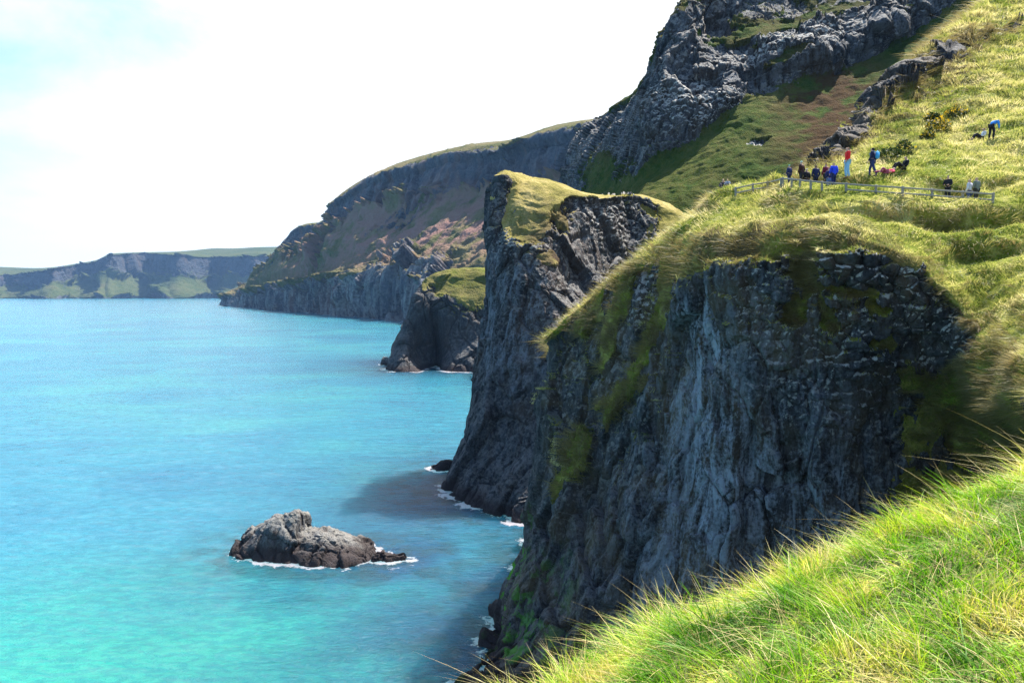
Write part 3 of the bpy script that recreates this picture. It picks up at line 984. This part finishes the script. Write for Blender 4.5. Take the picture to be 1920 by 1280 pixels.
def grass_material(name, stops, patch=None, trans=.35, scale=1.0):
    t = NT(name)
    p = t.pos()
    f = t.math('ADD', t.math('MULTIPLY', t.attr('rnd'), .40), t.math('ADD', t.math('MULTIPLY', t.noise(p, scale, 4, .6), 1.5), -.50))
    c = t.ramp(f, stops)
    if patch:
        c = t.mix(t.rng(t.attr('tip'), .3, 1, 0, .45), c, patch)
    c = t.mix(t.attr('dry'), c, (.20, .155, .060))
    t.l.new(c, t.b.inputs['Base Color'])
    t.set(t.b.inputs['Roughness'], .55)
    t.b.inputs['Specular IOR Level'].default_value = .3
    tr = t.new('ShaderNodeBsdfTranslucent')
    t.l.new(c, tr.inputs['Color'])
    ms = t.new('ShaderNodeMixShader')
    ms.inputs[0].default_value = trans
    t.l.new(t.b.outputs[0], ms.inputs[1])
    t.l.new(tr.outputs[0], ms.inputs[2])
    t.l.new(ms.outputs[0], t.out.inputs['Surface'])
    return t.m


# turf of the near headland: tussocky grass where turf grows and the camera can see it
def scatter(P, N, T, shape, count, dmax, min_turf=.42):
    G = P.reshape(*shape, 3)
    du = np.linalg.norm(np.gradient(G, axis=1), axis=2)
    dv = np.linalg.norm(np.gradient(G, axis=0), axis=2)
    area = (du * dv).ravel()
    px, py, f = project(P)
    w = area * (T > min_turf) * (f > 5) * (px > 900) * (px < 2060) * (py > -60) * (py < 1300) * (P[:, 2] > 3) * (P[:, 1] < dmax)
    w = w * np.clip(45.0 / np.maximum(P[:, 1], 10), .2, 2.0) ** 2
    c = np.cumsum(w)
    i = np.searchsorted(c, rng.random(count) * c[-1])
    i = np.clip(i, 0, len(P) - 1)
    sh = G.reshape(-1, 3)
    jit = rng.uniform(-.5, .5, (count, 2))
    gu, gv = np.gradient(G, axis=1).reshape(-1, 3), np.gradient(G, axis=0).reshape(-1, 3)
    return sh[i] + gu[i] * jit[:, :1] + gv[i] * jit[:, 1:], N[i], i


M_turf = grass_material('turf_grass', [(.18, (.06, .10, .014)), (.36, (.21, .25, .038)), (.50, (.48, .45, .13)), (.72, (.70, .61, .34))], trans=.48, scale=.35)
base, nr_, ii = scatter(A_P, A_N, A_T, A_sh, 330000, 110)
n = len(base)
clump = np.stack([fbm(base * .9 + 5, 3), fbm(base * .9 + 60, 3), np.zeros(n)], 1) * 1.3
down = nr_ * np.array([1, 1, 0]) * .9
lean = down + clump * 1.6 + np.array([-.25, -.1, -.25]) + rng.normal(scale=.22, size=(n, 3))
tf1, toff, trid = worley(base * 1.15 + .25 * fbm(base * 1.5, 2)[:, None], True)
lean = lean + toff * 1.5
far_k = np.clip(base[:, 1] / 45, .7, 2.2)
L = rng.uniform(.16, .40, n) * (1.35 - .8 * np.minimum(tf1, 1)) * (1 + .5 * fbm(base * .3, 2)) * far_k * np.where(nr_[:, 2] < .55, 1.4, np.where(nr_[:, 2] > .78, .72, .9))
blades('turf_grass', base - nr_ * .02, nr_ * .9 + np.array([0, 0, .5]), lean, L, rng.uniform(.018, .038, n) * far_k, np.clip(.55 * rng.random(n) + .45 * trid, 0, 1), 2, M_turf, .75, np.clip((MASKS['headland']['brown'][ii] * .6 + .80 * (nr_[:, 2] < .64)) * (.95 + 1.0 * fbm(base * .8 + 70, 3)) * (nr_[:, 2] < .8), 0, .9))

# ------------------------------------------------------------------ the bank the photographer stands on
def bank_z(x, y):
    z = CAM_Z - 2.74 + .402 * x - .010 * x * x * (x > 0)
    e = np.clip(y - (5.0 + .22 * x), 0, None)
    return z - .05 * np.clip(y - 3, 0, None) - .34 * e ** 1.7 - .10 * np.clip(2.2 - y, 0, None) * 0


gx = np.linspace(-9, 16, 260)
gy = np.linspace(-7, 15, 240)
GX, GY = np.meshgrid(gx, gy)
Z = bank_z(GX, GY)
Q = np.stack([GX.ravel(), GY.ravel(), np.zeros(GX.size)], 1)
Zr = Z.ravel() + .10 * fbm(Q * .9, 3) + .06 * fbm(Q * 2.6, 2)
Q[:, 2] = np.maximum(Zr, -6)
tsoil = NT('bank_soil')
tsoil.l.new(tsoil.ramp(tsoil.noise(tsoil.pos(), 14, 5, .7), [(.3, (.035, .045, .010)), (.55, (.10, .13, .02)), (.75, (.20, .18, .06))]), tsoil.b.inputs['Base Color'])
tsoil.set(tsoil.b.inputs['Roughness'], .95)
bank = link('grass_bank', mesh_np('grass_bank', Q, [grid_faces(240, 260)]), tsoil.m)
structure(bank)

M_fg = grass_material('long_grass', [(.14, (.035, .14, .004)), (.34, (.15, .38, .008)), (.50, (.40, .54, .022)), (.63, (.66, .55, .12)), (.80, (.72, .64, .34))], trans=.45, scale=1.6)


def bank_grass(name, count, lo, hi, wlo, whi, mat, ymin=1.6, xr=(-3.2, 6.5), yr=6.9, lean_s=.45):
    x = rng.uniform(xr[0], xr[1], count)
    y = rng.uniform(ymin, yr, count) if ymin else rng.uniform(1.6, yr, count)
    q = np.stack([x, y, np.zeros(count)], 1)
    z = bank_z(x, y) + .10 * fbm(q * .9, 3) + .06 * fbm(q * 2.6, 2)
    b = np.stack([x, y, z - .01], 1)
    px, py, f = project(b)
    keep = (px > 800) & (px < 2080) & (py < 1480)
    b = b[keep]
    k = len(b)
    cl = np.stack([fbm(b * 1.7 + 4, 2), fbm(b * 1.7 + 33, 2), np.zeros(k)], 1)
    ln = cl * 1.7 + np.array([-.42, .05, -.12]) + rng.normal(scale=lean_s, size=(k, 3)) * np.array([1, 1, .3])
    bf1, boff, brid = worley(b * 2.4 + .3 * fbm(b * 3, 2)[:, None], True)
    ln = ln + boff * 1.3
    ll = rng.uniform(lo, hi, k) * (1.3 - .7 * np.minimum(bf1, 1)) * (1 + 1.1 * fbm(b * 2.2 + 9, 3))
    return blades(name, b, np.tile(np.array([-.12, 0, 1.0]), (k, 1)) + rng.normal(scale=.16, size=(k, 3)), ln, ll, rng.uniform(wlo, whi, k), np.clip(.6 * rng.random(k) + .4 * brid, 0, 1), 5, mat, .62)


bank_grass('long_grass', 110000, .06, .215, .0045, .0095, M_fg, lean_s=.65)
M_dry = grass_material('dry_grass', [(.2, (.34, .25, .08)), (.5, (.56, .46, .18)), (.8, (.70, .62, .34))], trans=.25, scale=1.5)
bank_grass('dry_grass', 17000, .10, .25, .003, .0065, M_dry, lean_s=1.1)
M_st = grass_material('seed_stalks', [(.2, (.30, .30, .08)), (.8, (.58, .48, .26))], trans=.2, scale=1.0)
st = bank_grass('grass_stalks', 3600, .18, .36, .0035, .006, M_st, lean_s=.45)


# ------------------------------------------------------------------ fence, people, gorse
A_tree_xy = A_P[:, :2]
_zone = np.nonzero((A_P[:, 1] > 34) & (A_P[:, 1] < 100) & (A_P[:, 0] > 8) & (A_P[:, 2] > 24))[0]
A_zone = A_P[_zone]
A_zpx = project(A_zone)


def ground_px(px, py, dmin=0, dmax=999):
    """the nearest turf seen at this spot of the hillside"""
    e = np.hypot(A_zpx[0] - px, A_zpx[1] - py) + .04 * A_zone[:, 1] + 1e6 * ((A_zone[:, 1] < dmin) | (A_zone[:, 1] > dmax))
    return A_zone[np.argmin(e)].copy()


def ground_xy(x, y):
    d = np.hypot(A_zone[:, 0] - x, A_zone[:, 1] - y)
    k = np.argsort(d)[:12]
    return float(np.median(A_zone[k, 2]))


def bm_obj(name, bm, mat, parent=None, smooth=False):
    me = bpy.data.meshes.new(name)
    bm.to_mesh(me)
    bm.free()
    for p in me.polygons:
        p.use_smooth = smooth
    return link(name, me, mat, parent)


def beam(bm, a, b, w, h, up=(0, 0, 1), bev=.012):
    a, b = Vector(a), Vector(b)
    d = (b - a)
    L = d.length
    d.normalize()
    sd = d.cross(Vector(up)).normalized()
    u = sd.cross(d)
    r = bmesh.ops.create_cube(bm, size=1)
    M = Matrix(((d.x * L, sd.x * w, u.x * h, (a.x + b.x) / 2), (d.y * L, sd.y * w, u.y * h, (a.y + b.y) / 2), (d.z * L, sd.z * w, u.z * h, (a.z + b.z) / 2), (0, 0, 0, 1)))
    bmesh.ops.transform(bm, matrix=M, verts=r['verts'])
    es = list({e for v in r['verts'] for e in v.link_edges})
    bmesh.ops.bevel(bm, geom=es, offset=bev, segments=1, affect='EDGES')


M_wood = plain('weathered_wood', (.27, .255, .23), .85, .3, 14)


def fence(label, tops, lower_from):
    root = bpy.data.objects.new('wooden_fence', None)
    COL.objects.link(root)
    T = []
    for px_, py_, d_ in tops:
        g_ = ground_px(px_, py_ + 15, d_ - 3, d_ + 3)
        T.append(Vector(at(px_, py_, g_[1])))
    root.location = (T[0].x, T[0].y, T[0].z - 1.0)
    tag(root, label, 'fence')
    off = root.location
    for p in T:
        bm = bmesh.new()
        lean = Vector((random.uniform(-.03, .03), random.uniform(-.03, .03), 0))
        beam(bm, p - off - Vector((0, 0, 1.25)), p - off + Vector((0, 0, .05)) + lean, .11, .11, up=(0, 1, 0))
        bm_obj('post', bm, M_wood, root)
    for i, (a, b) in enumerate(zip(T[:-1], T[1:])):
        for k in range(2 if i >= lower_from else 1):
            bm = bmesh.new()
            dz = Vector((0, -.085, -.04 - .30 * k))
            beam(bm, a - off + dz, b - off + dz, .04, .085)
            bm_obj('rail', bm, M_wood, root)
    return root


fence('pale weathered wooden fence along the turf brink below the picnicking people',
      [(1468, 334, 47.4), (1484, 335, 46.9), (1500, 337, 46.4), (1521, 339, 45.9), (1542, 341, 45.4), (1587, 344, 44.5), (1643, 348, 43.5), (1693, 351, 43.1), (1748, 355, 42.7), (1805, 359, 42.3), (1861, 363, 41.9)], 5)
fence('grey wooden handrail running down from the fence end towards the headland ridge',
      [(1464, 335, 48.6), (1440, 341, 49.6), (1412, 345, 51.0), (1380, 352, 52.6), (1348, 360, 54.2)], 0)

_mats = {}


def cloth(c, rough=.8):
    if c not in _mats:
        _mats[c] = plain('cloth_%d' % len(_mats), c, rough, .18, 20)
    return _mats[c]


SKIN = (.55, .33, .24)


def stand(stride=0.0, arm=.0):
    j = dict(pelvis=(0, 0, .96), spine=(0, .0, 1.16), chest=(0, .01, 1.38), neck=(0, .02, 1.52), head=(0, .03, 1.63), crown=(0, .02, 1.70), nose=(0, .135, 1.62))
    for s_, n_ in ((-1, 'l'), (1, 'r')):
        st_ = stride * s_
        j['sh' + n_] = (.19 * s_, 0, 1.43)
        j['el' + n_] = (.25 * s_, -.04 - .1 * st_ + arm * .1, 1.16)
        j['wr' + n_] = (.24 * s_ * (1 - .5 * arm), .06 - .16 * st_ + arm * .22, .93 + .22 * arm)
        j['ha' + n_] = (.23 * s_ * (1 - .6 * arm), .09 - .18 * st_ + arm * .28, .86 + .28 * arm)
        j['hi' + n_] = (.09 * s_, 0, .92)
        j['kn' + n_] = (.10 * s_, .04 + .20 * st_, .50)
        j['an' + n_] = (.10 * s_, -.02 + .32 * st_ - .05 * abs(st_), .085 + .02 * abs(st_))
        j['to' + n_] = (.11 * s_, .15 + .32 * st_, .045)
    return j


def bend():
    j = stand(.25)
    for k, v in dict(pelvis=(0, -.05, .95), spine=(0, .10, 1.10), chest=(0, .30, 1.20), neck=(0, .43, 1.22), head=(0, .53, 1.17), crown=(0, .60, 1.20), nose=(0, .60, 1.07),
                     shl=(-.18, .32, 1.20), shr=(.18, .32, 1.20), ell=(-.22, .36, .94), elr=(.22, .36, .94), wrl=(-.16, .46, .74), wrr=(.16, .46, .74), hal=(-.14, .48, .66), har=(.14, .48, .66)).items():
        j[k] = v
    return j


def sit(recline=0.0):
    r = recline
    j = dict(pelvis=(0, 0, .15), spine=(0, -.04 - .12 * r, .34 - .05 * r), chest=(0, -.05 - .30 * r, .56 - .16 * r), neck=(0, -.03 - .38 * r, .70 - .2 * r), head=(0, .02 - .38 * r, .81 - .2 * r), crown=(0, .01 - .40 * r, .88 - .2 * r), nose=(0, .12 - .34 * r, .80 - .16 * r))
    for s_, n_ in ((-1, 'l'), (1, 'r')):
        j['sh' + n_] = (.18 * s_, -.05 - .30 * r, .60 - .17 * r)
        j['el' + n_] = (.26 * s_, .10 - .55 * r, .38 - .22 * r)
        j['wr' + n_] = (.15 * s_, .30 - .62 * r, .36 - .30 * r)
        j['ha' + n_] = (.10 * s_, .36 - .62 * r, .37 - .33 * r)
        j['hi' + n_] = (.10 * s_, .06, .14)
        j['kn' + n_] = (.13 * s_, .42, .50 - .12 * r)
        j['an' + n_] = (.12 * s_, .62 + .1 * r, .10)
        j['to' + n_] = (.13 * s_, .80 + .1 * r, .06)
    return j


def lie():
    j = sit(0)
    for k, v in dict(pelvis=(0, 0, .15), spine=(0, -.20, .17), chest=(0, -.42, .21), neck=(0, -.56, .26), head=(0, -.66, .33), crown=(0, -.72, .37), nose=(0, -.60, .43),
                     shl=(-.18, -.46, .20), shr=(.18, -.46, .20), ell=(-.32, -.40, .12), elr=(.32, -.52, .10), wrl=(-.30, -.18, .10), wrr=(.34, -.74, .08), hal=(-.28, -.10, .09), har=(.32, -.82, .08),
                     knl=(-.12, .38, .36), knr=(.14, .44, .16), anl=(-.12, .60, .08), anr=(.16, .86, .09), tol=(-.13, .76, .06), tor=(.20, .95, .16)).items():
        j[k] = v
    return j


def skin_mesh(name, J, chains, rad, mat, parent=None, sc=1.0, sub=2):
    """one skinned surface grown on a skeleton; each chain of joints shares joints of the same name"""
    idx, V, E, rr_, roots = {}, [], [], [], []
    for ci, ch in enumerate(chains):
        prev = None
        for k in ch:
            if k not in idx:
                idx[k] = len(V)
                if prev is None:
                    roots.append(len(V))
                V.append(Vector(J[k]) * sc)
                rr_.append(rad[k] * sc)
            if prev is not None:
                E.append((idx[prev], idx[k]))
            prev = k
    me = bpy.data.meshes.new(name)
    me.from_pydata(V, E, [])
    o = link(name, me, mat, parent)
    md = o.modifiers.new('skin', 'SKIN')
    md.use_smooth_shade = True
    sv = me.skin_vertices[0].data
    for i, r in enumerate(rr_):
        sv[i].radius = (r, r)
        sv[i].use_root = i in roots
    sb = o.modifiers.new('smooth', 'SUBSURF')
    sb.levels = sub
    sb.render_levels = sub
    return o


BODY = [['pelvis', 'spine', 'chest', 'neck', 'head', 'crown'], ['head', 'nose']]
for n_ in 'lr':
    BODY += [['chest', 'sh' + n_, 'el' + n_, 'wr' + n_, 'ha' + n_], ['pelvis', 'hi' + n_, 'kn' + n_, 'an' + n_, 'to' + n_]]
RB = dict(pelvis=.13, spine=.12, chest=.135, neck=.055, head=.098, crown=.075, nose=.014)
for n_ in 'lr':
    RB.update({'sh' + n_: .065, 'el' + n_: .044, 'wr' + n_: .03, 'ha' + n_: .036, 'hi' + n_: .09, 'kn' + n_: .058, 'an' + n_: .042, 'to' + n_: .032})


def person(label, loc, yaw, H, J, top, legs, hair, hat=None, coat=False, long_hair=False, group=None, shoes=(.03, .03, .035), skin=SKIN):
    sc = H / 1.75
    J = dict(J)
    ch = list(BODY)
    rad = dict(RB)
    for n_ in 'lr':
        h, w = Vector(J['ha' + n_]), Vector(J['wr' + n_])
        d = (h - w).normalized()
        s_ = -1 if n_ == 'l' else 1
        ax = d.cross(Vector((s_, 0, .2))).normalized()
        for f_, (o_, l_) in enumerate(((-.024, .068), (-.008, .078), (.008, .074), (.023, .058), (-.034, .040))):
            b0 = h + ax * o_ - d * (.0 if f_ < 4 else .04)
            b1 = b0 + d * l_ * .55 + (ax * -.022 if f_ == 4 else Vector((0, 0, 0)))
            b2 = b1 + d * l_ * .4 + Vector((-s_ * .012, .006, 0))
            for q, v in enumerate((b0, b1, b2)):
                J['f%s%d%d' % (n_, f_, q)] = v
                rad['f%s%d%d' % (n_, f_, q)] = (.010, .009, .007)[q]
            ch.append(['f%s%d%d' % (n_, f_, q) for q in range(3)])
    body = skin_mesh('person', J, ch, rad, cloth(skin, .5), None, sc)
    body.location = loc
    body.rotation_euler = (0, 0, yaw)
    tag(body, label, 'person', group)
    # jacket
    rj = dict(pelvis=.155, spine=.15, chest=.165, neck=.075)
    cj = [['pelvis', 'spine', 'chest', 'neck']]
    Jj = dict(J)
    if coat:
        Jj['hem'] = tuple(Vector(J['pelvis']) + (Vector(J['knl']) + Vector(J['knr']) - 2 * Vector(J['pelvis'])) * .22)
        rj['hem'] = .165
        cj[0] = ['hem'] + cj[0]
    nk, chs = Vector(J['neck']), Vector(J['chest'])
    Jj['neck'] = tuple(chs.lerp(nk, .80))
    for n_ in 'lr':
        cj.append(['chest', 'sh' + n_, 'el' + n_, 'wr' + n_])
        rj.update({'sh' + n_: .088, 'el' + n_: .066, 'wr' + n_: .050})
    skin_mesh('jacket', Jj, cj, rj, cloth(top), body, sc)
    ct = []
    rt = dict(pelvis=.145)
    for n_ in 'lr':
        ct.append(['pelvis', 'hi' + n_, 'kn' + n_, 'an' + n_])
        rt.update({'hi' + n_: .108, 'kn' + n_: .078, 'an' + n_: .064})
    skin_mesh('trousers', J, ct, rt, cloth(legs), body, sc)
    for n_ in 'lr':
        Js = dict(a=Vector(J['an' + n_]) + Vector((0, -.03, -.03)), b=J['to' + n_])
        skin_mesh('shoe', Js, [['a', 'b']], dict(a=.05, b=.042), cloth(shoes), body, sc, 1)
    hd, cr, ns = Vector(J['head']), Vector(J['crown']), Vector(J['nose'])
    fw = (ns - hd).normalized()
    Jh = dict(a=hd - fw * .035 + (cr - hd) * .1, b=cr - fw * .012 + (cr - hd) * .12)
    chn = [['b', 'a']]
    rh = dict(a=.098, b=.090)
    if long_hair:
        Jh['c'] = hd - fw * .08 - (cr - hd) * 1.7
        rh['c'] = .075
        chn = [['b', 'a', 'c']]
    if not hat or long_hair:
        skin_mesh('hair', Jh, chn, rh, cloth(hair), body, sc, 2)
    if hat:
        Jt = dict(a=hd - fw * .012 + (cr - hd) * .45, b=cr + (cr - hd) * .55)
        skin_mesh('hat', Jt, [['a', 'b']], dict(a=.112, b=.075), cloth(hat), body, sc, 2)
    return body


def on_path(px, d, py_head, hmin=1.5, hmax=1.9):
    x = (px - 960) / F_PX * d
    g = ground_xy(x, d)
    top = at(px, py_head, d)
    H = min(max(top[2] - g, hmin), hmax)
    print('path person', px, 'head-ground', round(top[2] - g, 2))
    return Vector((at(px, py_head, d)[0], d, g)), H


G_path = 'walkers on the path behind the fence'
for (px, d, pyh, yaw, arm, kw) in [
    (1480, 48.6, 327, .5, .2, dict(label='small person in a teal hat and navy jacket behind the fence corner post', top=(.02, .03, .12), legs=(.02, .03, .09), hair=(.1, .07, .04), hat=(.22, .62, .60))),
    (1503, 48.0, 316, .6, .1, dict(label='person in dark brown coat with pale turquoise hat walking behind fence', top=(.055, .018, .016), legs=(.02, .02, .03), hair=(.1, .06, .04), hat=(.40, .75, .74), coat=True)),
    (1513, 48.9, 315, .5, .1, dict(label='white-haired person in black jacket beside the brown coat', top=(.012, .012, .018), legs=(.02, .02, .03), hair=(.75, .72, .66))),
    (1530, 47.6, 314, .2, .1, dict(label='person with long brown hair in a navy coat walking away behind fence', top=(.012, .018, .07), legs=(.015, .018, .04), hair=(.20, .12, .06), long_hair=True, coat=True)),
    (1549, 47.9, 312, .3, .1, dict(label='person in a maroon jacket half hidden by the bright blue jacket', top=(.17, .018, .045), legs=(.03, .03, .05), hair=(.10, .05, .03))),
    (1555, 47.0, 318, .2, .2, dict(label='shorter person in dark navy between maroon and blue jackets', top=(.02, .025, .10), legs=(.10, .16, .40), hair=(.30, .16, .10))),
    (1564, 46.3, 309, .15, .3, dict(label='broad person in a bright blue jacket seen from behind at the fence', top=(.02, .06, .75), legs=(.012, .02, .10), hair=(.32, .24, .15), coat=True))]:
    p_, H = on_path(px, d, pyh, 1.25 if px == 1480 else 1.5, 1.9)
    person(loc=p_, yaw=yaw, H=H, J=stand(.25, arm), group=G_path, **kw)

g = ground_px(1588, 335)
person('tall person in red jacket and light blue trousers standing above the fence', g, 1.5, 1.84, stand(.15, .2), (.75, .018, .02), (.28, .55, .78), (.30, .20, .14), shoes=(.12, .05, .03))
g = ground_px(1635, 332)
pw = person('person in navy with long dark hair and a sky-blue backpack walking across turf', g, .9, 1.68, stand(.7, .0), (.014, .02, .07), (.03, .045, .14), (.012, .010, .012), long_hair=True)
bm = bmesh.new()
r = bmesh.ops.create_cube(bm, size=1)
bmesh.ops.scale(bm, vec=(.34, .20, .46), verts=r['verts'])
for v in r['verts']:
    if v.co.z > 0:
        v.co.x *= .72
        v.co.y *= .7
bmesh.ops.bevel(bm, geom=bm.edges[:], offset=.06, segments=3, affect='EDGES')
bpk = bm_obj('backpack', bm, cloth((.06, .38, .80)), None, True)
bpk.location = Vector(g) + Matrix.Rotation(.9, 3, 'Z') @ Vector((0, -.25, 1.22))
bpk.rotation_euler = (0, 0, .9)
tag(bpk, 'sky-blue backpack worn by the walker in navy on the turf', 'backpack')
for s_ in (-1, 1):
    skin_mesh('strap', dict(a=(.10 * s_, .08, .16), b=(.13 * s_, .22, .22), c=(.14 * s_, .40, .10), d=(.15 * s_, .30, -.16)), [['a', 'b', 'c', 'd']], dict(a=.018, b=.018, c=.018, d=.014), cloth((.03, .2, .45)), bpk, 1.0, 1)

person('person in pink top lying back on the sunny turf', ground_px(1661, 326), 1.9, 1.45, lie(), (.70, .05, .14), (.30, .06, .12), (.62, .50, .38), hat=(.82, .80, .78))
person('person in black sitting on the turf with knees drawn up', ground_px(1694, 320), 1.7, 1.70, sit(.35), (.010, .010, .013), (.012, .012, .016), (.02, .015, .012))
person('stooping person in bright blue jacket and black trousers high on the hillside', ground_px(1858, 262), -1.25, 1.70, bend(), (.03, .25, .80), (.012, .012, .018), (.25, .14, .08), hat=(.45, .06, .05))
person('person in white top and dark trousers sitting beside the stooping blue jacket', ground_px(1841, 264), 1.5, 1.60, sit(.3), (.70, .70, .70), (.015, .016, .022), (.02, .018, .02))
for px_, d_, pyh, yaw, arm, kw in [
    (1778, 44.3, 333, 2.3, .9, dict(label='hooded person in black jacket behind the fence holding something at the chest', top=(.014, .014, .022), legs=(.012, .012, .016), hair=(.05, .05, .06), hat=(.06, .06, .08))),
    (1819, 44.1, 335, .6, .3, dict(label='person in pale lilac jacket standing close beside a grey-green coat at the fence end', top=(.60, .61, .72), legs=(.05, .08, .22), hair=(.42, .36, .28), group='couple at the fence end')),
    (1832, 43.9, 333, .3, .3, dict(label='person in grey-green coat standing close beside a pale lilac jacket at the fence end', top=(.16, .18, .16), legs=(.03, .03, .035), hair=(.45, .36, .26), coat=True, group='couple at the fence end'))]:
    p_, H = on_path(px_, d_, pyh, 1.5, 1.8)
    person(loc=p_, yaw=yaw, H=H, J=stand(.1, arm), **kw)
for px_, d_, H, kw in [(1352, 55.0, 1.72, dict(label='dark-jacketed person sitting at the low end of the handrail', top=(.015, .018, .035), legs=(.02, .02, .03), hair=(.16, .11, .07))),
                       (1360, 54.4, 1.15, dict(label='blond child in grey beside the dark jacket at the handrail end', top=(.25, .30, .40), legs=(.05, .06, .12), hair=(.75, .58, .28)))]:
    x_ = (px_ - 960) / F_PX * d_
    gz = ground_xy(x_, d_)
    print('low pair', px_, project(np.array([[x_, d_, gz + .85 * H / 1.7]]))[1])
    person(loc=Vector((x_, d_, gz)), yaw=2.8, H=H, J=sit(.0), group='pair at the handrail end', **kw)

# gorse
M_gl = grass_material('gorse_leaves', [(.3, (.015, .035, .008)), (.6, (.04, .075, .014)), (.8, (.08, .11, .02))], trans=.2, scale=4)
M_gf = grass_material('gorse_flowers', [(.3, (.50, .32, .010)), (.7, (.60, .46, .03))], trans=.3, scale=4)


def leaf_cloud(name, cen, rad, n, size, mat, parent, top_only=False):
    c = rng.normal(size=(n, 3))
    c /= np.linalg.norm(c, axis=1)[:, None]
    c[:, 2] = np.abs(c[:, 2]) if top_only else c[:, 2] * .9 + .1
    c *= rng.uniform(.55, 1.05, n)[:, None] ** .6 * (1 + .45 * fbm(c * 1.8 + cen, 2))[:, None]
    P = c * rad
    a = rng.normal(size=(n, 3)) * size
    b = rng.normal(size=(n, 3)) * size
    V = np.stack([P, P + a, P + b], 1).reshape(-1, 3)
    me = mesh_np(name, V, [np.arange(3 * n).reshape(n, 3)], {'rnd': np.repeat(rng.random(n), 3), 'tip': np.zeros(3 * n)}, False)
    return link(name, me, mat, parent)


for px, py, rx, rz, nf, lab in [
    (1695, 288, .55, .75, 130, 'dark gorse bush with a streak of yellow flowers above the seated person in black'),
    (1666, 294, .70, .45, 25, 'low dark green gorse bush with almost no flowers beside the path to the backpack walker'),
    (1738, 262, .40, .35, 170, 'small gorse clump in yellow flower just below the largest yellow clump'),
    (1758, 250, .75, .80, 420, 'largest gorse clump thick with yellow flowers on the hillside'),
    (1748, 226, .45, .35, 150, 'gorse clump with orange-yellow flowers at the upper left of the largest'),
    (1797, 218, .80, .40, 300, 'topmost wide gorse clump in yellow flower on the slope')]:
    g = ground_px(px, py)
    root = bpy.data.objects.new('gorse_bush', None)
    COL.objects.link(root)
    root.location = Vector(g) + Vector((0, 0, .1))
    k = g[1] / 50
    tag(root, lab, 'bush', 'gorse bushes on the hillside')
    leaf_cloud('foliage', g, np.array([rx, rx * .8, rz]) * k, 900, .07 * k, M_gl, root)
    leaf_cloud('blossoms', g, np.array([rx, rx * .8, rz]) * k * 1.06, int(nf * .6), .085 * k, M_gf, root, True)

# ------------------------------------------------------------------ air
hz = bpy.data.materials.new('haze')
hz.use_nodes = True
hn = hz.node_tree.nodes
hn.remove(hn['Principled BSDF'])
pv = mk(hn, 'ShaderNodeVolumePrincipled')
pv.inputs['Color'].default_value = (.30, .55, 1.0, 1)
pv.inputs['Density'].default_value = .00005
pv.inputs['Anisotropy'].default_value = .1
hz.node_tree.links.new(pv.outputs[0], hn['Material Output'].inputs['Volume'])
bm = bmesh.new()
r = bmesh.ops.create_cube(bm, size=1)
bmesh.ops.scale(bm, vec=(15000, 7800, 440), verts=r['verts'])
bmesh.ops.translate(bm, vec=(0, 3500, 170), verts=r['verts'])
hb = bm_obj('haze', bm, hz)
hb['kind'] = 'stuff'
